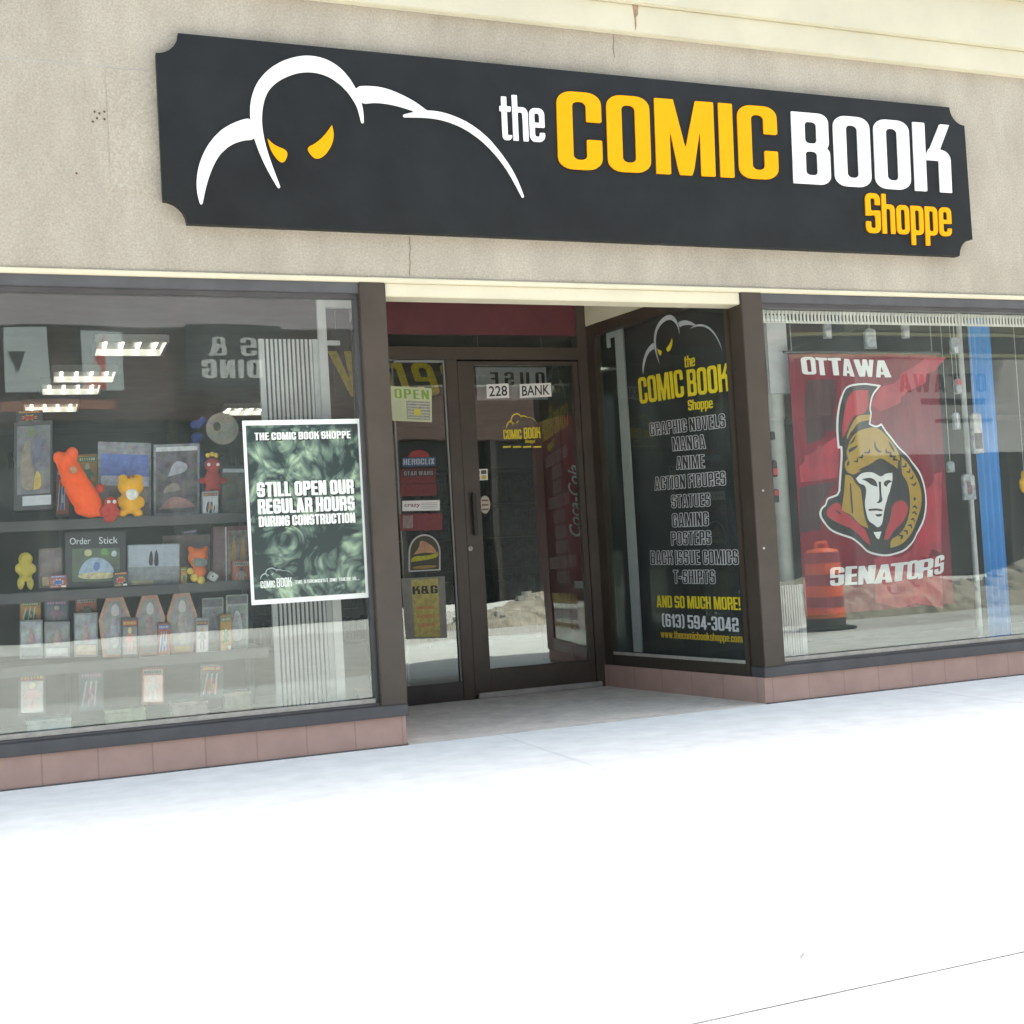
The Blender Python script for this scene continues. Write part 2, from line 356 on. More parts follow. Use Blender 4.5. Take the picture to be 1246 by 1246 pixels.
# ---------------------------------------------------------------- heavy condensed lettering drawn as outlines
def rr(x0, y0, x1, y1, r=.1, n=5):
    r = min(r, (x1-x0)/2-1e-4, (y1-y0)/2-1e-4); P = []
    for cx, cy, a in ((x1-r, y1-r, 0), (x0+r, y1-r, 90), (x0+r, y0+r, 180), (x1-r, y0+r, 270)):
        P += [(cx+r*math.cos(R(a+90*k/n)), cy+r*math.sin(R(a+90*k/n))) for k in range(n+1)]
    return P
def rc(x0, y0, x1, y1): return [(x0, y0), (x1, y0), (x1, y1), (x0, y1)]
S_, B_, W_ = .155, .125, .45
def glyph(c):
    w = W_; S = S_; B = B_; p = lambda *a: ('+', *a); m = lambda *a: ('-', *a); xh = .74
    O = [p(rr(0, 0, w, 1, .15)), m(rr(S, B, w-S, 1-B, .06))]
    if c in 'O0': return w, O
    if c == 'C': return w, O+[m(rc(w-S-.02, .39, w+.1, .62))]
    if c == 'G': return w, O+[m(rc(w-S-.02, .52, w+.1, .66)), p(rc(w-S-.07, .40, w, .52)), p(rc(w-S, .1, w, .5))]
    if c == 'Q': return w, O+[p([(w*.5, .2), (w*.7, .25), (w+.03, -.06), (w-.17, -.06)])]
    if c == 'D': return w, [p(rc(0, 0, .25, 1)), p(rr(0, 0, w, 1, .15)), m(rr(S, B, w-S, 1-B, .06))]
    if c == 'B': return w, [p(rc(0, 0, .25, 1)), p(rr(0, .47, w-.01, 1, .12)), p(rr(0, 0, w, .55, .12)), m(rr(S, .57, w-S, 1-B, .05)), m(rr(S, B, w-S, .46, .05))]
    if c == 'P': return w, [p(rc(0, 0, S, 1)), p(rc(0, .5, .25, 1)), p(rr(0, .42, w, 1, .13)), m(rr(S, .42+B, w-S, 1-B, .05))]
    if c == 'R': return w, glyph('P')[1]+[p([(.16, .46), (.30, .46), (w+.01, 0), (w-.16, 0)]), p(rc(w-S, 0, w, .36)), m(rc(S, -.1, w-S, .42))]
    if c == 'A': return .5, [p([(.15, 1), (.35, 1), (.5, 0), (0, 0)]), m([(.16, -.1), (.185, .18), (.315, .18), (.34, -.1)]), m([(.195, .30), (.25, .86), (.305, .30)])]
    if c == 'E': return .38, [p(rc(0, 0, S, 1)), p(rc(0, 0, .38, B)), p(rc(0, .45, .35, .45+B)), p(rc(0, 1-B, .38, 1))]
    if c == 'F': return .36, [p(rc(0, 0, S, 1)), p(rc(0, .43, .33, .43+B)), p(rc(0, 1-B, .36, 1))]
    if c == 'H': return w, [p(rc(0, 0, S, 1)), p(rc(w-S, 0, w, 1)), p(rc(0, .44, w, .44+B))]
    if c == 'I' or c == 'l': return S, [p(rc(0, 0, S, 1))]
    if c == 'J': return .4, [p(rc(.4-S, .15, .4, 1)), p(rr(0, 0, .4, .35, .14)), m(rc(-.1, .22, .4-S, .5)), m(rr(S, B, .4-S, .4, .04))]
    if c == 'K': return .47, [p(rc(0, 0, S, 1)), p([(.13, .42), (.355, 1), (.48, 1), (.27, .42)]), p(rr(.05, .2, .48, .63, .15)), p(rc(.48-S, 0, .48, .45)), m(rc(S, -.1, .48-S, .46)), m([(S, .52), (S, 1.1), (.385, 1.1)]), m([(.50, 1.0), (.345, .625), (.6, .56)])]
    if c == 'L': return .36, [p(rc(0, 0, S, 1)), p(rc(0, 0, .36, B))]
    if c == 'M': return .64, [p(rc(0, 0, S, 1)), p(rc(.64-S, 0, .64, 1)), p([(0, 1), (.2, 1), (.385, .0), (.255, .0)]), p([(.64, 1), (.44, 1), (.255, 0), (.385, 0)]), m([(S, 0), (S, .62), (.245, 0)]), m([(.64-S, 0), (.64-S, .62), (.395, 0)])]
    if c == 'N': return .47, [p(rc(0, 0, S, 1)), p(rc(.47-S, 0, .47, 1)), p([(0, 1), (.17, 1), (.47, 0), (.3, 0)])]
    if c == 'S' or c == '5' or c == '2':
        g = [p(rr(0, 0, w, 1, .15)), m(rr(S, .56, w-S, 1-B, .05)), m(rr(S, B, w-S, .45, .05)), m(rc(w-S-.01, .57, w+.1, .71)), m(rc(-.1, .29, S+.01, .435))]
        if c == '2': g = [(s, [(w-x, y) for x, y in q]) for s, q in g] + [p(rc(0, 0, w, B))]
        if c == '5': g = [p(rc(0, .5, S, 1)), p(rc(0, 1-B, w-.02, 1)), p(rr(0, 0, w, .64, .15)), m(rr(S, B, w-S, .64-B, .05)), m(rc(-.1, .28, S+.01, .45))]
        return w, g
    if c == 'T': return .42, [p(rc(.21-S/2, 0, .21+S/2, 1)), p(rc(0, 1-B, .42, 1))]
    if c == 'U': return w, [p(rr(0, 0, w, .5, .15)), p(rc(0, .2, S, 1)), p(rc(w-S, .2, w, 1)), m(rr(S, B, w-S, .9, .06)), m(rc(S, .4, w-S, 1.1))]
    if c == 'V': return .48, [p([(0, 1), (.17, 1), (.24, .25), (.31, 1), (.48, 1), (.33, 0), (.15, 0)])]
    if c == 'W': return .7, [p([(0, 1), (.16, 1), (.21, .3), (.28, 1), (.42, 1), (.49, .3), (.54, 1), (.7, 1), (.57, 0), (.42, 0), (.35, .58), (.28, 0), (.13, 0)])]
    if c == 'X': return .47, [p([(0, 1), (.17, 1), (.47, 0), (.3, 0)]), p([(.3, 1), (.47, 1), (.17, 0), (0, 0)])]
    if c == 'Y': return .46, [p([(0, 1), (.17, 1), (.23, .62), (.29, 1), (.46, 1), (.31, .42), (.31, 0), (.15, 0), (.15, .42)])]
    if c == 'Z': return .42, [p(rc(0, 0, .42, B)), p(rc(0, 1-B, .42, 1)), p([(0, .1), (.16, .1), (.42, .9), (.26, .9)])]
    if c == '1': return .26, [p(rc(.1, 0, .26, 1)), p([(0, .78), (.12, .86), (.12, .7), (0, .64)]), p([(.1, .84), (.16, 1), (.2, .8)])]
    if c == '3': return w, [p(rr(0, 0, w, 1, .15)), m(rr(S, .56, w-S, 1-B, .05)), m(rr(S, B, w-S, .45, .05)), m(rc(-.1, .29, S+.01, .71)), p(rc(.18, .44, w-.08, .57))]
    if c == '4': return .47, [p(rc(.25, 0, .25+S-.01, 1)), p(rc(0, .18, .47, .18+B)), p([(0, .2), (.15, .2), (.39, 1), (.22, 1)])]
    if c == '6': return w, [p(rr(0, 0, w, 1, .15)), m(rr(S, .6, w-S, 1-B, .05)), m(rr(S, B, w-S, .46, .05)), m(rc(w-S-.01, .59, w+.1, .71))]
    if c == '9': return w, [(s, [(w-x, 1-y) for x, y in q]) for s, q in glyph('6')[1]]
    if c == '8': return w, [p(rr(0, 0, w, .56, .14)), p(rr(.01, .46, w-.01, 1, .14)), m(rr(S, .57, w-S, 1-B, .05)), m(rr(S, B, w-S, .45, .05))]
    if c == '7': return .4, [p(rc(0, 1-B, .4, 1)), p([(.4, 1), (.24, 1), (.08, 0), (.24, 0)])]
    if c == '(': return .22, [p(rr(0, -.05, .5, 1.05, .2)), m(rr(.13, .06, .6, .94, .12)), m(rc(.22, -.2, .7, 1.2))]
    if c == ')': return .22, [(s, [(.22-x, y) for x, y in q]) for s, q in glyph('(')[1]]
    if c == '-': return .24, [p(rc(0, .36, .24, .52))]
    if c == '!': return S, [p([(0, 1), (S, 1), (S-.02, .3), (.02, .3)]), p(rc(0, 0, S, .18))]
    if c == '.': return .12, [p(rc(0, 0, .12, .14))]
    if c == '&': return .52, [p(rr(.03, .48, .4, 1, .13)), m(rr(.16, .6, .27, .9, .04)), p(rr(0, 0, .44, .56, .14)), m(rr(.14, .12, .3, .44, .05)), p([(.12, .6), (.27, .62), (.54, 0), (.36, 0)])]
    if c == "'": return .12, [p(rc(0, .7, .12, 1))]
    # lower case
    s = .135; v = .40
    o = [p(rr(0, 0, v, xh, .14)), m(rr(s, .11, v-s, xh-.11, .05))]
    if c == 'o': return v, o
    if c == 'c': return v, o+[m(rc(v-s-.02, .3, v+.1, .45))]
    if c == 'e': return v, o+[p(rc(.1, .32, v, .42)), m(rc(v-s-.01, .2, v+.1, .32))]
    if c == 'h': return v, [p(rc(0, 0, s, 1)), p(rr(0, .3, v, xh, .13)), m(rr(s, -.2, v-s, xh-.11, .05)), p(rc(v-s, 0, v, .5)), m(rc(s, -.1, v-s, .5))]
    if c == 'n': return v, [p(rc(0, 0, s, xh)), p(rr(0, .3, v, xh, .13)), m(rr(s, -.2, v-s, xh-.11, .05)), p(rc(v-s, 0, v, .5)), m(rc(s, -.1, v-s, .5))]
    if c == 'm': return .62, [p(rc(0, 0, s, xh)), p(rr(0, .3, .62, xh, .13)), p(rc(.62-s, 0, .62, .5)), m(rc(s, -.1, .62-s, xh-.11)), p(rc(.31-s/2, 0, .31+s/2, xh-.05))]
    if c == 'p': return v, [p(rc(0, -.26, s, xh))]+o
    if c == 'b': return v, o+[p(rc(0, 0, s, 1))]
    if c == 'd': return v, o+[p(rc(v-s, 0, v, 1))]
    if c == 't': return .29, [p(rr(.05, 0, .3, .4, .1)), m(rc(.05+s, .11, .4, .6)), p(rc(.05, .1, .05+s, .95)), p(rc(0, xh-.11, .29, xh))]
    if c == 'k': return .4, [p(rc(0, 0, s, 1)), p([(.1, .28), (.26, xh), (.4, xh), (.22, .3)]), p([(.13, .42), (.26, .45), (.4, 0), (.26, 0)])]
    if c == 'i': return s, [p(rc(0, 0, s, xh)), p(rc(0, .84, s, 1))]
    if c == 'w': return .58, [p([(0, xh), (.13, xh), (.18, .2), (.24, xh), (.34, xh), (.4, .2), (.45, xh), (.58, xh), (.47, 0), (.34, 0), (.29, .4), (.24, 0), (.11, 0)])]
    if c == 's': return v, [p(rr(0, 0, v, xh, .13)), m(rr(s, .43, v-s, xh-.11, .04)), m(rr(s, .11, v-s, .33, .04)), m(rc(v-s-.01, .44, v+.1, .53)), m(rc(-.1, .21, s+.01, .32))]
    raise ValueError(c)
_gc = {}
def gl(c, off, cell):
    k = (c, off, cell)
    if k not in _gc:
        w, g = glyph(c); _gc[k] = (w, contour(g, cell, off))
    return _gc[k]
def text_loops(txt, off=0.0, cell=.03, gap=.06, space=.2):
    x = 0; L = []
    for c in txt:
        if c == ' ': x += space; continue
        w, lp = gl(c, off, cell); L += [[(a+x, b) for a, b in q] for q in lp]; x += w+gap
    return L, x-gap
def text(name, txt, pl, bl, br, tl, m, parent, h, thick=.004, off=0.0, cell=.03, gap=.06, space=.2, px=True):
    """lettering laid so its first baseline corner, last baseline corner and first cap corner fall on bl, br, tl"""
    L, W = text_loops(txt, off, cell, gap, space)
    if px: bl, br, tl = pl.px(*bl), pl.px(*br), pl.px(*tl)
    ux = ((br[0]-bl[0])/W, (br[1]-bl[1])/W); uy = (tl[0]-bl[0], tl[1]-bl[1])
    L = [[(bl[0]+a*ux[0]+b*uy[0], bl[1]+a*ux[1]+b*uy[1]) for a, b in q] for q in L]
    return put(name, on_plane(fill(L, thick), pl, h), m, parent)
def font(name, txt, pl, bl, br, tl, m, parent, h, thick=.002, bold=0.0, shear=0.0, px=True):
    cu = bpy.data.curves.new('t', 'FONT'); cu.body = txt; cu.extrude = thick/2; cu.offset = bold; cu.shear = shear; cu.resolution_u = 3
    o = bpy.data.objects.new('t', cu); me = bpy.data.meshes.new_from_object(o); bpy.data.objects.remove(o)
    xs = [v.co.x for v in me.vertices]; x0, x1 = min(xs), max(xs); cap = .69
    if px: bl, br, tl = pl.px(*bl), pl.px(*br), pl.px(*tl)
    for v in me.vertices:
        a = (v.co.x-x0)/(x1-x0); b = v.co.y/cap
        v.co.x, v.co.y = bl[0]+a*(br[0]-bl[0])+b*(tl[0]-bl[0]), bl[1]+a*(br[1]-bl[1])+b*(tl[1]-bl[1])
    return put(name, on_plane(me, pl, h), m, parent)

# ================================================================ SETTING
def sheet(x0, x1, y0, y1, z, nx=1, ny=1):
    b = MB()
    for i in range(nx):
        for j in range(ny):
            xa, xb = x0+(x1-x0)*i/nx, x0+(x1-x0)*(i+1)/nx; ya, yb = y0+(y1-y0)*j/ny, y0+(y1-y0)*(j+1)/ny
            b.quad((xa, ya, z), (xb, ya, z), (xb, yb, z), (xa, yb, z))
    return b
KERB = -3.9; OPP = -14.0
RC = Vector((3.827, 0, 0)); RB = Vector((3.56, 1.605, 0)); LC = Vector((1.706, 0, 0)); LB = Vector((1.973, 1.605, 0))   # plan of the splayed entrance
ROADM = mat('dusty_road', (.52, .51, .48), .92, .2, 3, .3, 60)
struct('ground', sheet(-400, 400, -400, 400, -.16), mat('bare_ground', (.30, .285, .25), .95, .25, .3))
struct('road', sheet(-150, 150, -11.0, KERB-.003, -.0035), ROADM)
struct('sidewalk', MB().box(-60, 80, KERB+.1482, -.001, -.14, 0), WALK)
struct('kerb', MB().box(-60, 80, KERB, KERB+.148, -.14, .0), mat('kerb_concrete', (.62, .62, .60), .85, .14, 6, .2, 60))
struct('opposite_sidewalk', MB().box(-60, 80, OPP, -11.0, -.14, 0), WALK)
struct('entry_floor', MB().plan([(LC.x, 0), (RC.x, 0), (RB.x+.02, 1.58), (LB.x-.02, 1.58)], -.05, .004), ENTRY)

# ================================================================ THE SHOP
shop = thing('shop_building', (2.9, 0, 0), 'beige stucco shopfront with brown framed windows and a recessed entrance', 'shop building')
PXL, PXR = 1.567, 1.706        # left post
CXL, CXR = 3.822, 3.962       # corner post
XE0, XE1 = -1.3, 7.2           # the shopfront's ends
DY = 1.605                    # the door's plane
w = MB().box(-5, 11, 0, .22, 2.402, 3.9).box(-5, XE0-.021, 0, .22, 0, 2.401).box(XE1+.021, 11, 0, .22, 0, 2.401)
put('fascia_wall', w, STUCCO, shop)
# two hairline cracks, a patched joint, old drill holes
ck = MB()
for px0, y0, y1 in ((499, 288, 335), (747, 40, 70)):
    pts = []
    for k in range(7):
        p = at(px0+random.uniform(-1, 1), y0+(y1-y0)*k/6); pts.append(Vector((p.x, -.0005, p.z)))
    ck = MB().path(pts, .0022, 5); put('crack', ck, mat('crack_dark', (.16, .14, .12), .9), shop)
hl = MB()
for q in ((115, 136), (121, 138), (127, 136), (118, 144), (127, 145), (113, 148), (135, 104), (141, 207), (93, 211)):
    p = at(*q); hl = MB().tube((p.x, -.0022, p.z), (p.x, .01, p.z), .0055, .0055, 8)
    put('drill_hole', hl, mat('hole_dark', (.09, .06, .05), .9), shop)
pa = at(128, 82); pb = at(190, 206)
put('patch', MB().box(pa.x, pb.x+.3, -.0035, .05, pb.z-.12, pa.z), STUCCO, shop, bevel=.002)
pj = at(60, 76)
put('joint', MB().box(-5, .9, -.0012, .02, pj.z, pj.z+.006), mat('joint_grey', (.36, .34, .31), .9), shop)
co = MB().box(-5, 11, -.045, 0, 3.822, 3.985).box(-5, 11, -.07, 0, 3.985, 4.30).box(-5, 11, -.13, .22, 4.30, 4.42).box(-5, 11, -.16, .3, 4.42, 4.56)
put('cornice', co, mat('cornice_cream', (.52, .49, .365), .65, .07, 2.2, .15, 50), shop, bevel=.006)
rs = at(768, 14)
st = MB().prism([(rs.x-.016, 3.984), (rs.x+.024, 3.984), (rs.x+.018, 3.93), (rs.x+.006, 3.915), (rs.x+.004, 3.86), (rs.x-.006, 3.835), (rs.x-.006, 3.90)], -.0462, -.04)
put('rust_stain', st, mat('rust', (.30, .20, .13), .9, .3, 40), shop)
put('roof', MB().box(-5, 11, .22, 12, 4.30, 4.42), mat('roof_felt', (.08, .08, .08), .9), shop)
put('side_wall', MB().box(-5, -4.8, .22, 12, 0, 4.3).box(10.8, 11, .22, 12, 0, 4.3).box(-5, 11, 12, 12.2, 0, 4.3), STUCCO, shop)
put('header_trim', MB().box(XE0, XE1, -.018, .2, 2.374, 2.401), CREAM, shop, bevel=.004)
put('lintel', MB().box(PXR, CXL, -.006, .12, 2.305, 2.374), CREAM, shop, bevel=.004)
put('entry_soffit', MB().plan([(LC.x-.05, .121), (RC.x+.05, .121), (RB.x+.05, 2.0), (LB.x-.05, 2.0)], 2.70, 2.74).plan([(RC.x+.005, .121), (RC.x+.06, .121), (RB.x+.06, 1.60), (RB.x+.005, 1.60)], 2.482, 2.699).plan([(LC.x-.06, .121), (LC.x-.005, .121), (LB.x-.005, 1.60), (LB.x-.06, 1.60)], 2.482, 2.699), CREAM, shop)
# base course
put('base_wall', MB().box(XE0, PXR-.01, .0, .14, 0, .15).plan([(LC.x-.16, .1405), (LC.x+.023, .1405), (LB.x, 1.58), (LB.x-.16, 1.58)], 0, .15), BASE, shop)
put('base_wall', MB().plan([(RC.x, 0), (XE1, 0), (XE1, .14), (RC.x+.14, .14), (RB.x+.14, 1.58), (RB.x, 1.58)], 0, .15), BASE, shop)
# worn sealant where the base meets the pavement, with grime
GR = mat('grimy_seal', (.13, .115, .10), .95, .5, 30)
put('joint_seal', MB().box(XE0, PXR-.01, -.006, -.0008, .0005, .007), GR, shop)
put('joint_seal', MB().box(RC.x, XE1, -.006, -.0008, .0005, .007), GR, shop)
# sill rails
put('sill_rail', MB().box(XE0, PXR+.004, -.014, .15, .151, .212).box(XE0, PXR-.001, .0, .13, .212, .225), DKRAIL, shop, bevel=.004)
put('sill_rail', MB().box(RC.x-.006, XE1, -.014, .125, .151, .212).box(CXR+.001, XE1, .0, .12, .212, .225), DKRAIL, shop, bevel=.004)
put('head_rail', MB().box(XE0, PXR, -.006, .11, 2.318, 2.374), DKRAIL, shop, bevel=.003)
put('head_rail', MB().box(CXR, XE1, -.006, .11, 2.318, 2.374), DKRAIL, shop, bevel=.003)
put('post', MB().box(PXL, PXR, -.02, .16, .213, 2.374), BROWN, shop, bevel=.004)
put('post', MB().box(CXL, CXR, -.02, .12, .213, 2.374), BROWN, shop, bevel=.004)
put('post', MB().box(XE0-.02, XE0+.12, -.02, .16, .0, 2.374), BROWN, shop, bevel=.004)
put('post', MB().box(XE1-.12, XE1+.02, -.02, .16, .0, 2.374), BROWN, shop, bevel=.004)
sc_ = MB()
for q in ((928, 597), (929, 667)):
    p = at(*q, -.02); put('screw', MB().tube((p.x, -.026, p.z), (p.x, -.019, p.z), .007, .006, 10), ALU, shop)
# display windows
GY = .055
def display_window(x0, x1):
    fr = put('display_window', MB().box(x0, x1, .03, .075, .225, .242).box(x0, x1, .03, .075, 2.298, 2.318).box(x0, x0+.018, .03, .075, .242, 2.298).box(x1-.018, x1, .03, .075, .242, 2.298), DKRAIL, shop)
    b = MB(); n = 10
    for i in range(n):
        xa = x0+.018+(x1-x0-.036)*i/n; xb = x0+.018+(x1-x0-.036)*(i+1)/n
        b.quad((xa, GY, .242), (xb, GY, .242), (xb, GY, 2.298), (xa, GY, 2.298))
    put('pane', b, GLASS, fr)
    put('bead', MB().box(x0+.018, x1-.018, .02, .03, .227, .25), mat('pale_bead', (.40, .38, .33), .6, .2, 20), fr)
    return fr
wl = display_window(XE0+.12, PXL); wr = display_window(CXR, XE1-.12)
zz = MB(); n = 120; x0, x1 = CXR+.015, XE1-.14
for k in range(n):
    xa = x0+(x1-x0)*k/n; d = (x1-x0)/n
    zz.box(xa+d*.12, xa+d*.62, .082, .088, 2.225, 2.29)
zz.box(x0, x1, .089, .092, 2.275, 2.296).box(x0, x1, .089, .092, 2.22, 2.236)
put('perforated_strip', zz, mat('strip_white', (.60, .60, .54), .6), wr)
# the windows that flank the entrance
class Splay:                          # a side wall of the entrance: t back from the street corner, w inwards, z up
    def __init__(s, c, b):
        s.O = Vector(c); s.e = (Vector(b)-s.O).normalized(); s.L = (Vector(b)-s.O).length
        s.n = Vector((-s.e.y, s.e.x, 0)) if s.e.x < 0 else Vector((s.e.y, -s.e.x, 0))
    def P(s, t, w, z): p = s.O+s.e*t-s.n*w; return (p.x, p.y, z)
    def box(s, mb, t0, t1, w0, w1, z0, z1): return mb.plan([s.P(t0, w0, 0)[:2], s.P(t1, w0, 0)[:2], s.P(t1, w1, 0)[:2], s.P(t0, w1, 0)[:2]], z0, z1)
    def plane(s, w): return Plane(s.O-s.n*w, -s.e, (0, 0, 1))
    def t(s, px, py, w=0): return -s.plane(w).px(px, py)[0]
SR = Splay(RC, RB); SL = Splay(LC, LB)
def return_window(S):
    L = S.L-.03; m = MB()
    S.box(m, .124, .16, .004, .06, .151, 2.48); S.box(m, L-.10, L, .004, .06, .151, 2.48)
    S.box(m, .16, L-.10, .004, .06, 2.40, 2.48); S.box(m, .16, L-.10, .004, .06, .151, .222)
    fr = put('side_window', m, BROWN, shop, bevel=.003)
    put('pane', MB().quad(S.P(.16, .014, .222), S.P(L-.10, .014, .222), S.P(L-.10, .014, 2.40), S.P(.16, .014, 2.40)), SGLASS, fr)
    b = MB(); S.box(b, .16, L-.10, .005, .0135, .2225, .242); put('bead', b, mat('pale_bead', (.4, .38, .33)), fr)
    return fr
rw = return_window(SR); lw_ = return_window(SL)
put('jamb', MB().box(3.50, 3.585, DY-.03, DY+.07, .005, 2.699), BROWN, shop, bevel=.003)
# entrance
MX0, MX1 = 2.537, 2.617
put('mullion', MB().box(MX0, MX1, DY-.03, DY+.05, .004, 2.25), BROWN, shop, bevel=.003)
put('transom_bar', MB().box(LB.x, 3.50, DY-.03, DY+.05, 2.25, 2.335), BROWN, shop, bevel=.003)
tr = put('transom_window', MB().box(LB.x, 3.50, DY-.02, DY+.03, 2.42, 2.699), mat('maroon_panel', (.085, .018, .022), .5, .2, 6, .03, 40), shop)
put('pane', MB().quad((LB.x, DY, 2.335), (3.50, DY, 2.335), (3.50, DY, 2.42), (LB.x, DY, 2.42)), SGLASS, tr)
sw = put('side_light', MB().box(LB.x, MX0, DY-.025, DY+.045, .004, .125).box(LB.x, LB.x+.06, DY-.025, DY+.045, .125, 2.25), mat('sidelight_frame', (.045, .040, .038), .4, .15), shop, bevel=.003)
put('pane', MB().quad((LB.x+.06, DY, .125), (MX0, DY, .125), (MX0, DY, 2.25), (LB.x+.06, DY, 2.25)), DGLASS, sw)
put('bead', MB().box(2.191, MX0-.001, DY-.018, DY-.004, 2.232, 2.247).box(MX0-.013, MX0-.001, DY-.018, DY-.004, .13, 2.232).box(2.178, 2.189, DY+.006, DY+.012, .13, 2.232), mat('bead_grey', (.22, .22, .21), .5), sw)
DX0, DX1 = 2.735, 3.456
door = put('door', MB().box(MX1+.004, DX0, DY-.022, DY+.022, .024, 2.24).box(DX1, 3.497, DY-.022, DY+.022, .024, 2.24).box(DX0, DX1, DY-.022, DY+.022, 2.215, 2.24).box(DX0, DX1, DY-.022, DY+.022, .024, .19), BROWN, shop, bevel=.003)
b = MB(); n = 8
for i in range(n): b.quad((DX0+(DX1-DX0)*i/n, DY, .19), (DX0+(DX1-DX0)*(i+1)/n, DY, .19), (DX0+(DX1-DX0)*(i+1)/n, DY, 2.215), (DX0+(DX1-DX0)*i/n, DY, 2.215))
put('pane', b, DGLASS, door)
h0 = at(576, 600, DY-.05); h1 = at(577, 652, DY-.05)
put('handle', MB().box(h0.x-.012, h0.x+.016, DY-.062, DY-.045, h1.z, h0.z).box(h0.x-.008, h0.x+.012, DY-.045, DY-.021, h1.z+.02, h1.z+.045).box(h0.x-.008, h0.x+.012, DY-.045, DY-.021, h0.z-.045, h0.z-.02), BLACK, door, bevel=.003)
p = at(572.5, 667.5, DY-.03)
b = MB().lathe((0, 0, 0), [(.017, 0), (.017, .008), (.012, .012), (.004, .012)], 18); b.v = [(p.x+x, DY-.022-z, p.z+y) for x, y, z in b.v]
put('lock', b, ALU, door)
put('keyhole', MB().box(p.x-.003, p.x+.003, DY-.0365, DY-.0345, p.z-.007, p.z+.007), BLACK, door)
put('threshold', MB().box(MX1+.02, 3.53, DY-.05, DY-.026, .0045, .042), ALU, shop, bevel=.004)

# ---------------------------------------------------------------- inside the shop
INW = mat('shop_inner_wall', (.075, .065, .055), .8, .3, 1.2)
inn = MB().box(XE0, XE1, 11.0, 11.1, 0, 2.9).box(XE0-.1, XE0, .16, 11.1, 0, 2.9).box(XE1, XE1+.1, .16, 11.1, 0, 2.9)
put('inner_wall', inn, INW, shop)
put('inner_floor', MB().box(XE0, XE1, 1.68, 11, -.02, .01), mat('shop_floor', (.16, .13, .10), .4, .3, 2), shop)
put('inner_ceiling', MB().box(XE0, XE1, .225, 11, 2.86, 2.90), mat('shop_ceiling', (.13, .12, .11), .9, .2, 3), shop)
put('display_deck', MB().box(XE0+.01, PXL-.03, .16, 1.15, .02, .20), mat('deck_board', (.42, .40, .33), .7, .18, 4), shop)
put('display_deck', MB().box(CXR+.03, XE1-.01, .16, 1.30, .02, .20), mat('deck_board', (.42, .40, .33)), shop)
b = MB(); SR.box(b, .13, SR.L-.05, .085, .10, .223, 2.40); put('backing_board', b, mat('backing_black', (.016, .017, .017), .7, .3, 6), shop)
def lamp(a, b, z=2.845, nt=4, label=''):
    c = (a+b)/2; t = thing('ceiling_light', (c.x, c.y, z-.06), label, 'ceiling light', 'fluorescent lights on the shop ceiling')
    w, d = .52, .62
    fr = MB()
    fr.box(c.x-w/2, c.x+w/2, c.y-d/2-.02, c.y-d/2, z-.06, z).box(c.x-w/2, c.x+w/2, c.y+d/2, c.y+d/2+.02, z-.06, z).box(c.x-w/2-.02, c.x-w/2, c.y-d/2, c.y+d/2, z-.06, z).box(c.x+w/2, c.x+w/2+.02, c.y-d/2, c.y+d/2, z-.06, z)
    put('housing', fr, WHITE, t)
    put('reflector', MB().quad((c.x-w/2, c.y-d/2, z-.004), (c.x+w/2, c.y-d/2, z-.004), (c.x+w/2, c.y+d/2, z-.004), (c.x-w/2, c.y+d/2, z-.004)), mat('lamp_reflector', (.05, .052, .045), .4), t)
    for k in range(nt):
        x = c.x-w/2+w*(k+.5)/nt
        put('tube', MB().tube((x, c.y-d/2+.01, z-.035), (x, c.y+d/2-.01, z-.035), .012, .012, 8), TUBE, t)
TUBE = emit('lamp_tube', (1, .97, .82), 2.6)
for (q, lb) in (((158, 416), 'fluorescent ceiling light nearest the left window, highest and rightmost of those above the toys'),
                ((102, 451), 'fluorescent ceiling light in the left window, just below and left of the highest one'),
                ((86, 467), 'fluorescent ceiling light in the left window, third row back above the orange toy'),
                ((62, 490), 'fluorescent ceiling light in the left window, farthest back above the framed figure'),
                ((298, 495), 'small far fluorescent ceiling light beside the top corner of the poster'),
                ((515, 415), 'fluorescent ceiling light seen through the glass above the entrance door')):
    a = atZ(*q, 2.845); lamp(a, a, label=lb)

# dark stock shelving deeper in the shop
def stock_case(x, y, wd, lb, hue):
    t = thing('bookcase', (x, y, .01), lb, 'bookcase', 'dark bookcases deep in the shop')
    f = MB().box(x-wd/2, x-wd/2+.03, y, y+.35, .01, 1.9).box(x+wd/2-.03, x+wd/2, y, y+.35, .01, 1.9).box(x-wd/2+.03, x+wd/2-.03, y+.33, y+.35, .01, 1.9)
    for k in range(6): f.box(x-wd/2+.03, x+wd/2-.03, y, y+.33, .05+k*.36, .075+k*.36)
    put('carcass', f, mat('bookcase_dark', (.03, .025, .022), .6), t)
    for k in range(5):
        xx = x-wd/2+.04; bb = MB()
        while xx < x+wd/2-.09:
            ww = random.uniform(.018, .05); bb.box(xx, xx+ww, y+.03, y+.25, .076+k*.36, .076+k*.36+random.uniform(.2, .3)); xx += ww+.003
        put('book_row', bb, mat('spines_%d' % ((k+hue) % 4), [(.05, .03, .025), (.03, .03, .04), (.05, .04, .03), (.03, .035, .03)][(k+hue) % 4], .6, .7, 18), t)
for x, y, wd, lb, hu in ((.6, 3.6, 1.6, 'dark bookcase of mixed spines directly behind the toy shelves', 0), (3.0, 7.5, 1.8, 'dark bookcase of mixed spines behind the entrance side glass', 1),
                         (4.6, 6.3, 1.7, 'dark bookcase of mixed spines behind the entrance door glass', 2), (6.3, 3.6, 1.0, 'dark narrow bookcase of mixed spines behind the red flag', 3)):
    stock_case(x, y, wd, lb, hu)

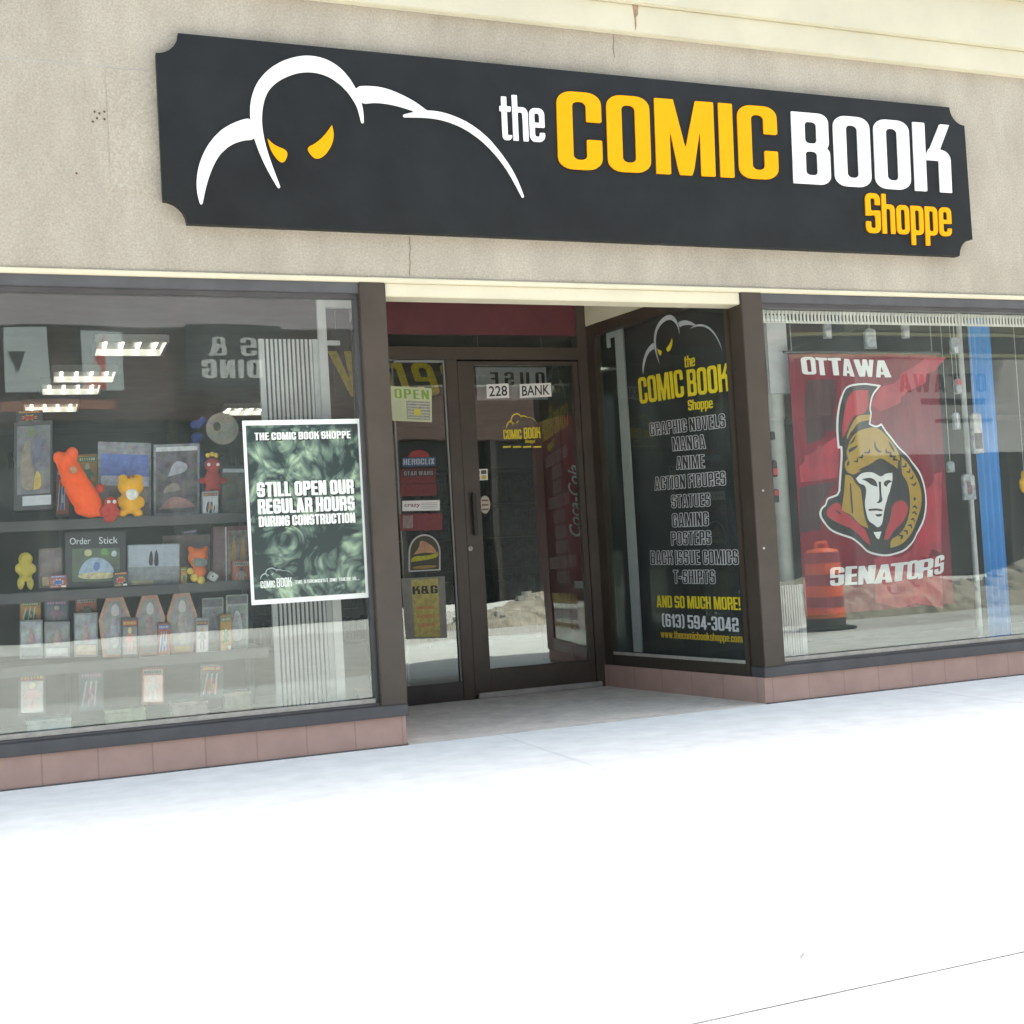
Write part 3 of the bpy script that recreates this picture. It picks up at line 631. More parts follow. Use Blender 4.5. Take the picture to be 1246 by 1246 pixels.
# ================================================================ SIGN OVER THE SHOP
SY = -.055; F = facing(SY)
sx0 = (F.px(190, 66)[0]+F.px(198, 247)[0])/2; sx1 = (F.px(1174, 152)[0]+F.px(1183, 294)[0])/2
sz0 = (F.px(225, 272.8)[1]+F.px(1168, 310.6)[1])/2; sz1 = (F.px(216, 39.7)[1]+F.px(1156, 131)[1])/2
def notched(x0, x1, z0, z1, r):
    P = []
    for cx, cz, a in ((x0, z0, 90), (x1, z0, 180), (x1, z1, 270), (x0, z1, 0)):
        a0 = {90: 90, 180: 180, 270: 270, 0: 360}[a]
        P += [(cx+r*math.cos(R(a0-90*k/10)), cz+r*math.sin(R(a0-90*k/10))) for k in range(11)]
    return P
sign = thing('shop_sign', ((sx0+sx1)/2, SY, sz0), 'long black shop sign with notched corners and yellow and white lettering', 'sign')
put('board', MB().prism(notched(sx0, sx1, sz0, sz1, .108), SY, -.012), SIGNBLACK, sign)
put('batten', MB().box(sx0+.3, sx1-.3, -.012, -.0005, sz0+.15, sz0+.25).box(sx0+.3, sx1-.3, -.012, -.0005, sz1-.25, sz1-.15), BLACK, sign)
ZH = lambda P: [(x*.52970, y*.52970) for x, y in P]
HEAD = [ZH(P) for P in (
 [(640,430),(612,382),(590,330),(578,282),(577,240),(588,200),(610,170),(640,148),(675,135),(710,131),(745,138),(775,155),(797,178),(813,203),(824,228),(831,255),(832,281),(824,248),(813,228),(799,208),(780,190),(755,173),(725,164),(695,163),(665,170),(635,185),(614,205),(603,230),(598,260),(598,290),(605,330),(618,372)],
 [(462,467),(455,440),(455,405),(463,370),(480,335),(505,305),(535,287),(560,278),(574.5,276),(578,298),(583,319),(560,319),(530,329),(505,349),(488,376),(475,410),(467,440)],
 [(817,203),(845,201),(880,205),(915,218),(950,236),(978,257),(966,259),(930,246),(895,237),(860,233),(833,237),(828,225)],
 [(928,267),(955,260),(990,257),(1030,265),(1075,285),(1115,315),(1145,350),(1170,385),(1188,420),(1200,452),(1181,415),(1160,380),(1130,343),(1095,311),(1055,287),(1015,273),(975,267.5)])]
EYES = [ZH(P) for P in ([(614,319),(630,335),(662,347),(656,371),(645,375),(632,362),(620,342)], [(762,288),(767,310),(762,335),(745,360),(725,367),(712,355),(704,340),(725,330),(745,312)])]
DARK = mat('emblem_shadow', (.010, .010, .011), .5)
hd = shapes('emblem', F, HEAD, WHITE, sign, .001, .006, keep=60, cell=.007, off=.007)
for P in EYES: shapes('emblem_eye', F, [P], YEL, sign, .001, .006, keep=80)
SW = mat('sign_white', (.80, .80, .80), .45, .03)
text('lettering', 'the', F, (609, 170.5), (663, 173.5), (606.5, 115), SW, sign, .001, .008, cell=.016, gap=.04)
text('lettering', 'COMIC', F, (679, 205.5), (947, 219.5), (676, 110.5), YEL, sign, .001, .008, cell=.014, gap=.055)
text('lettering', 'BOOK', F, (965, 223), (1156.5, 235), (961.5, 136), SW, sign, .001, .008, cell=.014, gap=.05)
text('lettering', 'Shoppe', F, (1053.5, 283.5), (1157.5, 288), (1051.5, 235), YEL, sign, .001, .008, cell=.018, gap=.05)
# normalised emblem for the small copies: u,v over the big one's box
HU = [[F.px(*q) for q in P] for P in HEAD]; EU = [[F.px(*q) for q in P] for P in EYES]
_al = [q for P in HU for q in P]; hx0, hx1 = min(q[0] for q in _al), max(q[0] for q in _al); hz0, hz1 = min(q[1] for q in _al), max(q[1] for q in _al)
def small_emblem(pl, bl, br, tl, parent, m, me, h, thick=.0006):
    bl, br, tl = pl.px(*bl), pl.px(*br), pl.px(*tl)
    def mp(P):
        o = []
        for x, z in P:
            a = (x-hx0)/(hx1-hx0); b = (z-hz0)/(hz1-hz0)
            o.append((bl[0]+a*(br[0]-bl[0])+b*(tl[0]-bl[0]), bl[1]+a*(br[1]-bl[1])+b*(tl[1]-bl[1])))
        return o
    shapes('emblem', pl, [mp(P) for P in HU], m, parent, h, thick, px=False, keep=60)
    for P in EU: shapes('emblem_eye', pl, [mp(P)], me, parent, h, thick, px=False, keep=80)

# ================================================================ LETTERING ON THE SIDE WINDOW
RP = SR.plane(.0135)
z8 = lambda x, y: (710+x*.21664, 350+y*.21664)
z9 = lambda x, y: (710+x*.22482, 600+y*.22472)
c = RP.p(*RP.px(840, 780))
wl_t = thing('window_lettering', (c.x, c.y, .3), 'yellow and grey vinyl list of wares on the dark window beside the entrance', 'lettering')
small_emblem(RP, (782, 456), (879, 437), (780.5, 391.5), wl_t, mat('vinyl_grey_white', (.42, .45, .45), .5, .15, 20), VYEL, .0006)
def rt(txt, bl, br, tl, m, **k): text('lettering', txt, RP, bl, br, tl, m, wl_t, k.pop('h', .0008), .0006, cell=.03, **k)
rt('the', z8(568, 450), z8(627, 440), z8(566, 385), VYEL, gap=.04)
rt('COMIC', z8(318, 655), z8(568, 612), z8(305, 508), VYEL, gap=.05)
rt('BOOK', z8(588, 612), z8(820, 580), z8(578, 462), VYEL, gap=.05)
rt('Shoppe', z8(590, 690), z8(728, 676), z8(586, 632), VYEL, gap=.05)
VG = mat('vinyl_outline', (.50, .51, .50), .5, .15, 20); VB = mat('vinyl_black', (.012, .012, .012), .5)
for zf, s, bl, br, tl in ((z8, 'GRAPHIC NOVELS', (376, 832), (798, 784), (370, 762)), (z8, 'MANGA', (503, 917), (687, 903), (497, 842)), (z8, 'ANIME', (524, 1022), (682, 1012), (520, 950)),
                          (z8, 'ACTION FIGURES', (402, 1138), (800, 1108), (398, 1066)), (z9, 'STATUES', (478, 80), (687, 70), (475, 12)), (z9, 'GAMING', (483, 184), (678, 176), (480, 112)),
                          (z9, 'POSTERS', (477, 282), (692, 277), (474, 211)), (z9, 'BACK ISSUE COMICS', (366, 386), (840, 386), (362, 314)), (z9, 'T-SHIRTS', (489, 488), (714, 490), (486, 418))):
    rt(s, zf(*bl), zf(*br), zf(*tl), VG, off=.035, gap=.075, h=.0006)
    rt(s, zf(*bl), zf(*br), zf(*tl), VB, off=-.012, gap=.075, h=.0014)
rt('AND SO MUCH MORE!', z9(398, 618), z9(852, 634), z9(394, 554), VYEL, gap=.06)
rt('(613) 594-3042', z9(428, 722), z9(842, 752), z9(424, 652), mat('vinyl_pale', (.55, .57, .56), .5, .1, 20), gap=.06)
rt('www.thecomicbookshoppe.com', z9(420, 782), z9(862, 810), z9(417, 742), mat('vinyl_ochre', (.52, .36, .02), .5, .1, 20), gap=.06)

# ================================================================ FLAT THINGS STUCK TO THE GLASS
def card(name, pl, quad, m, label, cat, thick=.0015, h=.001, group=None, grow=0):
    """a flat sheet from its four corners in the photograph (bottom left, bottom right, top right, top left)"""
    P = [pl.px(*q) for q in quad]; c = pl.p(sum(p[0] for p in P)/4, min(p[1] for p in P), h)
    t = thing(name, c, label, cat, group)
    put('sheet', on_plane(fill([P], thick), pl, h), m, t)
    return t
def inset(quad, f):
    cx = sum(q[0] for q in quad)/4; cy = sum(q[1] for q in quad)/4
    return [(cx+(x-cx)*f, cy+(y-cy)*f) for x, y in quad]
def bil(q, u, v):
    bl, br, tr_, tl = q
    return tuple((bl[i]*(1-u)+br[i]*u)*(1-v)+(tl[i]*(1-u)+tr_[i]*u)*v for i in (0, 1))
def on(t, pl, quad, name, u0, v0, u1, v1, m, h=.003, thick=.0008):
    P = [pl.px(*bil(quad, u, v)) for u, v in ((u0, v0), (u1, v0), (u1, v1), (u0, v1))]
    return put(name, on_plane(fill([P], thick), pl, h), m, t)
def ton(t, pl, quad, txt, u0, v0, u1, v1, m, h=.0042, kind='heavy', name='lettering', **k):
    f = text if kind == 'heavy' else font
    return f(name, txt, pl, bil(quad, u0, v0), bil(quad, u1, v0), bil(quad, u0, v1), m, t, h, .0008, **k)
def curved(t, pl, quad, name, uv, m, h, keep=75, smooth=True):
    P = [pl.px(*bil(quad, u, v)) for u, v in uv]
    if smooth: P = chaikin(P, 2, keep)
    return put(name, on_plane(fill([P], .0008), pl, h), m, t)

# the poster in the left window (its figure replaced by a plain mottled green ground with boulder shapes)
PP = facing(GY-.003)
PQ = [(306, 736.5), (449, 727), (438.5, 509.5), (294.5, 512)]
po = card('poster', PP, PQ, mat('poster_paper', (.74, .77, .72), .35, .03), 'green poster with white border announcing regular hours during construction, on the left window', 'poster')
GI = inset(PQ, .945)
g1 = painted('poster_green')
on(po, PP, GI, 'artwork', 0, 0, 1, 1, g1, .0028)
PW = mat('poster_white', (.72, .76, .70), .4, .05); PD = mat('poster_ink', (.012, .018, .016), .4)
for s, u0, v0, u1, v1, o in (('THE COMIC BOOK SHOPPE', .075, .915, .93, .957, .02), ('STILL OPEN OUR', .075, .590, .935, .670, .03), ('REGULAR HOURS', .075, .492, .935, .573, .03), ('DURING CONSTRUCTION', .075, .418, .935, .475, .03)):
    ton(po, PP, GI, s, u0+.008, v0-.005, u1+.008, v1-.005, PD, .0052, off=o+.03, gap=.1, name='lettering_shadow')
    ton(po, PP, GI, s, u0, v0, u1, v1, PW, .0062, off=o, gap=.1)
small_emblem(PP, bil(GI, .06, .115), bil(GI, .36, .115), bil(GI, .06, .18), po, mat('poster_mist', (.35, .42, .40), .4), mat('poster_mist', (.35, .42, .4)), .005)
ton(po, PP, GI, 'COMIC', .06, .065, .19, .105, PW, .0055, gap=.06); ton(po, PP, GI, 'BOOK', .205, .065, .34, .118, PW, .0055, gap=.06)
ton(po, PP, GI, 'THE STRONGEST ONE THERE IS...', .37, .078, .95, .098, PW, .0055, gap=.1)

# entrance glass
DP = facing(DY-.001)
Wq = lambda x0, y0, x1, y1, sk=0: [(x0, y1), (x1, y1+sk), (x1, y0+sk), (x0, y0)]
INK = mat('ink_black', (.02, .02, .02), .5); PAPER = mat('paper', (.70, .70, .66), .6, .05)
hn = card('house_number', DP, [(592.5, 485), (619.5, 484), (618.5, 466.5), (591.5, 468)], PAPER, 'white stick-on number 228 on the entrance door glass', 'number')
ton(hn, DP, [(592.5, 485), (619.5, 484), (618.5, 466.5), (591.5, 468)], '228', .10, .16, .92, .86, INK, kind='font', bold=.012)
q = [(632.5, 484.5), (671, 482.5), (670, 466), (632, 467.5)]
hn = card('street_name', DP, q, PAPER, 'white stick-on street name BANK on the entrance door glass', 'lettering')
ton(hn, DP, q, 'BANK', .07, .16, .94, .86, INK, kind='font', bold=.012)
# the shop's sticker on the door
t = thing('door_sticker', DP.p(*DP.px(636, 545), .001), 'yellow outline shop sticker in the middle of the entrance door glass', 'sticker')
small_emblem(DP, (616, 522), (654, 519.5), (615, 503.5), t, VYEL, VYEL, .001)
text('lettering', 'COMIC', DP, (613, 534.5), (635, 534), (612, 523), VYEL, t, .001, .0008, gap=.05)
text('lettering', 'BOOK', DP, (637.5, 534), (657.5, 533), (637, 520.5), VYEL, t, .001, .0008, gap=.05)
text('lettering', 'Shoppe', DP, (639, 539), (651, 538.6), (638.8, 535), VYEL, t, .001, .0008, gap=.06)
for k in range(4):
    xx = 612+k*12.3; shape('line', DP, [(xx, 545), (xx+9.5, 544.6), (xx+9.5, 542.6), (xx, 543)], VYEL, t, .001, .0008, smooth=False)
q = [(576, 585), (593.5, 584), (593, 570.5), (575.5, 571.5)]
t = card('payment_sticker', DP, q, PAPER, 'small square white sticker with four marks by the door handle', 'sticker')
for u0, v0, u1, v1, cc in ((.08, .55, .46, .9, (.12, .13, .15)), (.54, .55, .92, .9, (.06, .06, .05)), (.08, .12, .46, .42, (.3, .3, .3)), (.56, .1, .9, .45, (.5, .38, .03))):
    on(t, DP, q, 'mark', u0, v0, u1, v1, mat('mark_%d' % int(cc[0]*100), cc, .5))
cx, cy = 590, 614
t = thing('round_sticker', DP.p(*DP.px(cx, cy+10.5), .001), 'half-worn round pale sticker behind the door handle', 'sticker')
shape('sheet', DP, [(cx+6.5*math.cos(R(a)), cy+11*math.sin(R(a))) for a in range(0, 360, 20)], mat('sticker_tan', (.40, .36, .28), .6, .3, 60), t, .001, .0008)
for k in range(3): shape('mark', DP, [(cx-4+k*.4, cy-6+k*5.5), (cx+4, cy-6.3+k*5.5), (cx+4, cy-4.3+k*5.5), (cx-4, cy-4+k*5.5)], mat('mark_brown', (.15, .08, .06), .6), t, .0022, .0006, smooth=False)

# side light
q = [(477.5, 512), (525.5, 513.8), (525, 472.5), (474.5, 470)]
t = card('opening_hours_sign', DP, q, mat('hours_paper', (.52, .56, .36), .6, .08), 'pale green OPEN sign with hours table in the entrance side glass', 'sign')
LG = mat('hours_green', (.22, .36, .06), .5)
ton(t, DP, q, 'OPEN', .09, .66, .94, .94, LG, gap=.12, off=-.01)
on(t, DP, q, 'table', .06, .06, .35, .60, mat('hours_pale', (.50, .55, .36), .6), .0026)
on(t, DP, q, 'table', .37, .06, .95, .60, mat('hours_grey', (.28, .30, .24), .6, .5, 60), .0026)
for k in range(6): on(t, DP, q, 'line', .4, .1+k*.085, .92, .125+k*.085, mat('hours_line', (.5, .53, .42), .6), .0036)
on(t, DP, q, 'figure', .55, .18, .72, .38, mat('hours_yellow', (.55, .50, .08), .6), .0046)
def sticker(x0, y0, x1, y1, m, label, sk=-1.0, txt=None, tm=None, box=(.08, .2, .92, .8), kind='heavy', **k):
    q = Wq(x0, y0, x1, y1, sk); t = card('window_sticker', DP, q, m, label, 'sticker', group='stickers down the entrance side glass')
    if txt: ton(t, DP, q, txt, *box, tm or PAPER, kind=kind, **k)
    return t, q
t, q = sticker(489, 557, 530, 568, mat('sticker_blue', (.03, .07, .13), .5, .3, 40), 'red domed sticker with blue band, uppermost in the entrance side glass', txt='HEROCLIX', tm=mat('sticker_pale_blue', (.34, .40, .44), .5), box=(.04, .2, .96, .85), gap=.1)
curved(t, DP, q, 'dome', [(.18, 1.02), (.82, 1.02), (.78, 1.45), (.62, 1.78), (.5, 1.82), (.38, 1.78), (.22, 1.45)], mat('sticker_red', (.22, .02, .02), .5, .25, 40), .0026)
t, q = sticker(487, 571, 530, 589, mat('sticker_dark_red', (.11, .014, .014), .5, .35, 50), 'dark red and black sticker second from the top in the entrance side glass', txt='STAR WARS', tm=mat('sticker_silver', (.22, .20, .19), .5), box=(.1, .56, .92, .84), gap=.1)
on(t, DP, q, 'band', .06, .5, .95, .9, mat('sticker_black', (.015, .015, .015), .5), .0028)
sticker(487, 589.6, 531, 604, mat('sticker_dark_red', (.22, .025, .025)), 'plain dark red sticker just above the white one in the entrance side glass')
t, q = sticker(489.5, 609.5, 535, 622, PAPER, 'long white sticker with short dark word in the entrance side glass', txt='crazy', tm=mat('sticker_purple', (.16, .03, .07), .5), box=(.05, .42, .47, .80), kind='font', bold=.01)
for k in range(4): on(t, DP, q, 'line', .5, .2+k*.17, .94, .27+k*.17, mat('line_grey', (.4, .4, .4), .6))
t, q = sticker(487, 625.5, 538, 646, mat('sticker_rose', (.15, .025, .025), .5, .35, 60), 'faded red sticker just below the white one in the entrance side glass')
on(t, DP, q, 'block', .06, .15, .3, .9, mat('sticker_faded', (.22, .15, .13), .6, .4, 60)); on(t, DP, q, 'block', .4, .1, .62, .85, mat('sticker_dim', (.16, .03, .04), .6))
ar = [(497, 696), (536, 694)] + [(516.5+19.5*math.cos(R(a)), 672-22*math.sin(R(a))) for a in range(0, 181, 15)]
t = thing('arched_sticker', DP.p(*DP.px(516.5, 696), .001), 'arched sticker with pale rim and yellow and orange picture in the entrance side glass', 'sticker')
shape('sheet', DP, ar, mat('sticker_rim', (.42, .43, .40), .6), t, .001, .0008, smooth=False)
ai = [(516.5+(x-516.5)*.9, 674+(y-674)*.92) for x, y in ar]
shape('picture', DP, ai, mat('sticker_deep', (.05, .05, .03), .6), t, .0022, .0006, smooth=False)
shape('picture_shape', DP, [(500, 684), (533, 679), (533, 672), (522, 676), (501, 677)], mat('sticker_lime', (.36, .36, .03), .6, .3, 40), t, .0032, .0006)
shape('picture_shape', DP, [(503, 675), (510, 666), (511, 657), (520, 660), (529, 667), (532, 674), (518, 672)], mat('sticker_amber', (.40, .16, .03), .6, .4, 40), t, .0036, .0006)
shape('picture_shape', DP, [(502, 693), (531, 691), (531, 687), (502, 689)], mat('sticker_sand', (.26, .18, .05), .6), t, .0032, .0006)
q = [(494, 778), (544, 776), (541, 701), (488, 704)]
t = card('paper_bill', DP, q, mat('bill_paper', (.20, .20, .17), .6, .2, 20), 'translucent paper bill with K&G and yellowish strip low in the entrance side glass', 'bill')
on(t, DP, q, 'strip', .22, .03, .84, .97, mat('bill_yellow', (.38, .33, .10), .6, .35, 30), .0026)
ton(t, DP, q, 'K&G', .24, .73, .82, .86, INK, gap=.1, off=.01)
for k in range(3): on(t, DP, q, 'line', .3, .2+k*.14, .72, .25+k*.14, mat('bill_orange', (.42, .22, .08), .6, .3, 40), .0036)

# ================================================================ THE LEFT DISPLAY
def zx(px, py, y): p = at(px, py, y); return p.x, p.z
SHY = .30                                              # the goods' front faces
def shelf(py, lb):
    p = at(170, py, SHY); t = thing('display_shelf', (.2, .5, p.z-.045), lb, 'shelf', 'shelves of the left window display')
    put('board', MB().box(XE0+.15, 1.06, .26, .74, p.z-.025, p.z), mat('shelf_black', (.02, .02, .02), .5), t, bevel=.002)
    put('lip', MB().box(XE0+.15, 1.06, .248, .259, p.z-.045, p.z+.004), mat('shelf_lip', (.05, .05, .05), .4), t)
    return p.z
Z1 = shelf(630, 'black shelf under the plush toys, uppermost in the left window'); Z2 = shelf(714, 'black shelf under the picture books, middle one in the left window'); Z3 = shelf(800, 'black shelf under the small coffin boxes, lowest in the left window')
t = thing('display_stand', (.2, .76, .2), 'dark upright back frame carrying the left window shelves', 'display stand')
put('back_panel', MB().box(XE0+.15, 1.06, .755, .775, .2, Z1+.30), mat('stand_black', (.022, .02, .019), .7, .3, 4), t)
for x in (-.9, .1, 1.03):
    put('upright', MB().box(x-.012, x+.012, .742, .754, .2, Z1+.34), mat('shelf_lip', (.05, .05, .05)), t)
PL = lambda y: facing(y)
def box_pack(rect, y, depth, label, colr, art=(), cat='box', name='toy_box', group=None, sk=0, front=True):
    """a carton or a sealed pack: a solid body with its printed front"""
    x0, y0, x1, y1 = rect; pl = facing(y); q = Wq(x0, y0, x1, y1, sk); P = [pl.px(*c) for c in q]
    zb = min(p[1] for p in P); t = thing(name, ((P[0][0]+P[1][0])/2, y, zb), label, cat, group)
    vs = [pl.p(*p, 0) for p in P]+[pl.p(*p, -depth) for p in P]
    put('carton', MB().face_set(vs, [(0,1,2,3),(7,6,5,4),(0,4,5,1),(1,5,6,2),(2,6,7,3),(3,7,4,0)]), colr, t, bevel=.003)
    for k, (nm, u0, v0, u1, v1, m) in enumerate(art): on(t, pl, q, nm, u0, v0, u1, v1, m, .0008+.0007*k, .0006)
    return t, pl, q
m_ = lambda n, c, r=.45, v=.3, s=30: mat(n, c, r, v, s)
CLEAR = mat('clear_bag', (.22, .23, .24), .18, .45, 26, .35, 30, .6)
# framed figure, leftmost
t, pl, q = box_pack((17, 514, 64, 622), .30, .07, 'tall grey framed figure pack with white label, leftmost beside the orange toy', m_('pack_black', (.04, .045, .045)), [('window', .08, .18, .94, .95, m_('pack_grey', (.13, .13, .14), .3, .6, 14)), ('label', .22, .05, .96, .16, m_('pack_label', (.42, .45, .46), .5, .1))], sk=-3)
for P, m in (([(.2, .25), (.5, .2), (.55, .45), (.4, .6), (.42, .8), (.28, .78), (.15, .5)], m_('fig_tan', (.20, .17, .13))), ([(.5, .22), (.72, .24), (.68, .42), (.55, .44)], m_('fig_mustard', (.40, .30, .06))), ([(.45, .5), (.75, .55), (.7, .85), (.55, .75)], m_('fig_slate', (.10, .11, .16))), ([(.3, .82), (.6, .84), (.5, .93), (.36, .93)], m_('fig_olive', (.12, .15, .08)))):
    curved(t, pl, q, 'figure', P, m, .0035)
# orange plush, leaning
def plush(name, label, m, blobs, y, voxel=.007, cat='plush toy', extras=(), group='soft toys on the upper shelf'):
    b = MB(); zs = []
    for px, py, rx, rz in blobs:
        p = at(px, py, y); s = .0042; b.ball((p.x, p.y, p.z), rx*s, min(rx, rz)*s*.9, rz*s); zs.append((p.z-rz*s, p.x))
    zmin = min(zs); o = thing(name, (zmin[1], y, zmin[0]), label, cat, group)
    fuzzy(put('body', b, m, o, smooth=True), voxel)
    for nm, bl, em in extras:
        e = MB()
        for px, py, r, dy in bl:
            p = at(px, py, y); e.ball((p.x, p.y+dy, p.z), r*.0042, r*.0042*.6, r*.0042)
        put(nm, e, em, o, smooth=True)
    return o
ORG = mat('orange_fleece', (.85, .10, .012), .9, .12, 40, .3, 200, .1)
plush('plush_toy', 'bright orange soft toy with round ears leaning left on the upper shelf', ORG,
      [(72, 557, 7, 8), (88, 552, 7, 8), (81, 563, 12, 12), (85, 572, 13, 12), (90, 583, 15, 14), (96, 594, 16, 15), (102, 604, 17, 15), (108, 613, 16, 14), (111, 620, 14, 10), (99, 619, 8, 8), (120, 622, 7, 7)], .27,
      extras=[('snout', [(89, 573, 4.5, -.055)], m_('felt_tan', (.42, .22, .10), .9))])
t, pl, q = box_pack((119, 537, 184, 629), .40, .05, 'clear pack with blue printed card behind the yellow toy', CLEAR, [('card', .06, .55, .95, .84, m_('card_blue', (.10, .15, .38))), ('card', .06, .42, .95, .55, m_('card_pale', (.34, .36, .42), .4, .5)), ('card', .05, .05, .95, .42, m_('card_mix', (.16, .12, .10), .4, .8, 20))], sk=2)
YP = mat('yellow_fleece', (.72, .36, .015), .9, .15, 40, .3, 200, .1)
plush('plush_toy', 'yellow round-headed soft toy with pale cheeks sitting before the blue pack', YP, [(159, 592, 15, 12), (150, 583, 6, 6), (168, 583, 6, 6), (159, 613, 11, 12), (149, 625, 6, 5), (168, 625, 6, 5), (147, 611, 5, 7), (171, 611, 5, 7)], .27,
      extras=[('cheek', [(160, 602, 7, -.034)], m_('felt_white', (.66, .66, .60), .9)), ('stripe', [(156, 581, 2, -.04), (161, 580, 2, -.04)], m_('felt_brown', (.2, .07, .02), .9))])
RDP = mat('red_fleece', (.42, .045, .03), .9, .2, 40, .3, 200, .1)
plush('plush_toy', 'small red toy slumped between the orange and yellow soft toys', RDP, [(135, 612, 8, 8), (128, 622, 7, 7), (140, 624, 6, 6), (122, 594, 5, 6), (133, 632, 7, 4)], .24, extras=[('eye', [(139, 611, 2.2, -.03), (132, 611, 2.0, -.03)], m_('felt_white', (.66, .66, .6), .9))])
t, pl, q = box_pack((187, 541, 243, 629), .36, .06, 'glossy grey plastic pack standing right of the yellow toy', CLEAR, [('window', .05, .05, .95, .90, m_('pack_dim', (.12, .11, .12), .15, .8, 16))], sk=-2)
for P, m in (([(.1, .1), (.9, .12), (.8, .2), (.5, .28), (.3, .24)], m_('fig_rose', (.26, .14, .14))), ([(.3, .55), (.7, .6), (.75, .72), (.45, .78)], m_('fig_steel', (.30, .31, .34))), ([(.2, .32), (.6, .36), (.5, .48), (.25, .42)], m_('fig_taupe', (.20, .16, .14)))): curved(t, pl, q, 'figure', P, m, .0028)
on(t, pl, q, 'header', .05, .9, .95, .96, m_('header_white', (.45, .46, .46)), .0028)
plush('plush_toy', 'red soft toy with yellow headband left of the poster', mat('dark_red_fleece', (.30, .04, .035), .9, .2, 40, .3, 200, .1), [(259, 566, 10, 9), (259, 583, 10, 12), (246, 585, 5, 4), (272, 585, 5, 4), (253, 597, 4, 7), (265, 597, 4, 7)], .30,
      extras=[('headband', [(253, 554, 3, 0), (258, 552.5, 3, 0), (263, 554, 3, 0)], m_('felt_gold', (.55, .36, .04), .9)), ('eye', [(253, 566, 2, -.035), (264, 566, 2, -.035)], m_('felt_white', (.66, .66, .6), .9))])
p = at(270, 522, .5)
t = thing('round_plaque', (p.x, .5, p.z-.09), 'round pale stone-like disc above the red toy', 'plaque')
bb = MB().lathe((0, 0, 0), [(.075, 0), (.086, .012), (.082, .03), (.06, .036), (.02, .034)], 28); bb.v = [(p.x+x, p.y-z, p.z+y) for x, y, z in bb.v]
put('disc', bb, m_('plaque_tan', (.26, .23, .17), .8, .4, 20), t)
e = MB(); e.ball((p.x-.03, p.y-.035, p.z+.01), .02, .008, .024)
put('hollow', e, m_('plaque_dark', (.07, .06, .05), .8), t)
put('bracket', MB().box(p.x-.01, p.x+.01, p.y, p.y+.24, p.z-.01, p.z+.01), BLACK, t)
p = at(241, 524, .5)
plush('plush_toy', 'small blue toy behind the red toy near the round disc', m_('blue_felt', (.03, .05, .22), .8), [(238, 517, 7, 6), (247, 512, 5, 6), (240, 532, 8, 6), (236, 545, 6, 10), (243, 560, 6, 14), (241, 590, 8, 22), (240, 620, 9, 10)], .5)
t, pl, q = box_pack((268, 566, 300, 629), .36, .08, 'grey-green boxed figure just left of the poster', m_('pack_black', (.04, .045, .045)), [('window', .08, .08, .95, .92, m_('pack_moss', (.10, .11, .09), .3, .8, 14)), ('label', .1, .86, .9, .93, m_('pack_label', (.42, .45, .46)))])
# second shelf
plush('plush_toy', 'thin yellow toy figure at the left end of the book shelf', m_('yellow_vinyl', (.40, .32, .03), .5), [(31, 680, 8, 8), (31, 695, 8, 10), (25, 710, 4, 8), (37, 710, 4, 8), (22, 692, 4, 6), (40, 692, 4, 6)], .29, group='toys on the book shelf')
box_pack((47, 668, 76, 716), .32, .05, 'brown and tan box beside the thin yellow figure', m_('box_brown', (.12, .09, .08)), [('panel', .05, .30, .95, .95, m_('box_umber', (.14, .10, .10), .4, .6, 20)), ('panel', .15, .05, .92, .28, m_('box_straw', (.32, .25, .12)))], sk=-2)
t, pl, q = box_pack((79, 648, 153, 715), .30, .035, 'black framed book titled Order Stick with pale cartoon dome', m_('book_black', (.025, .028, .03)), [('cover', .12, .10, .90, .70, m_('cover_green', (.07, .11, .06), .4, .5, 16))], sk=-2, cat='book', name='book')
ton(t, pl, q, 'Order', .08, .78, .42, .90, m_('title_white', (.55, .58, .58)), .0028, kind='font'); ton(t, pl, q, 'Stick', .56, .78, .87, .90, m_('title_white', (.55, .58, .58)), .0028, kind='font')
for P, m in (([(.22, .16), (.82, .16), (.80, .34), (.66, .50), (.5, .54), (.36, .50), (.24, .34)], m_('cover_sky', (.26, .34, .42))), ([(.22, .14), (.82, .14), (.82, .26), (.22, .26)], m_('cover_straw', (.42, .36, .16), .4, .7, 40)), ([(.32, .56), (.44, .56), (.44, .68), (.32, .68)], m_('cover_cream', (.42, .40, .22))), ([(.58, .58), (.72, .56), (.70, .70), (.60, .69)], m_('cover_leaf', (.10, .24, .06))), ([(.76, .54), (.86, .54), (.84, .66), (.77, .64)], m_('cover_mist', (.40, .44, .44))), ([(.46, .30), (.56, .28), (.58, .44), (.48, .46)], m_('cover_blue', (.10, .16, .34)))): curved(t, pl, q, 'picture', P, m, .0024+.0002*len(t.children))
t, pl, q = box_pack((155, 663, 219, 713), .32, .03, 'wide pale book with two dark figures on a grey shore', m_('book_grey', (.20, .21, .22)), [('sky', .02, .45, .98, .98, m_('sky_pale', (.33, .38, .42), .4, .15)), ('shore', .02, .12, .98, .45, m_('shore_grey', (.22, .24, .24), .4, .3)), ('caption', .06, .02, .5, .12, m_('caption_cream', (.36, .34, .22)))], sk=-2, cat='book', name='book')
for P in ([(.40, .48), (.49, .48), (.48, .78), (.45, .84), (.42, .78)], [(.50, .46), (.60, .46), (.58, .78), (.55, .86), (.52, .78)]): curved(t, pl, q, 'figure', P, m_('figure_ink', (.03, .03, .035)), .004)
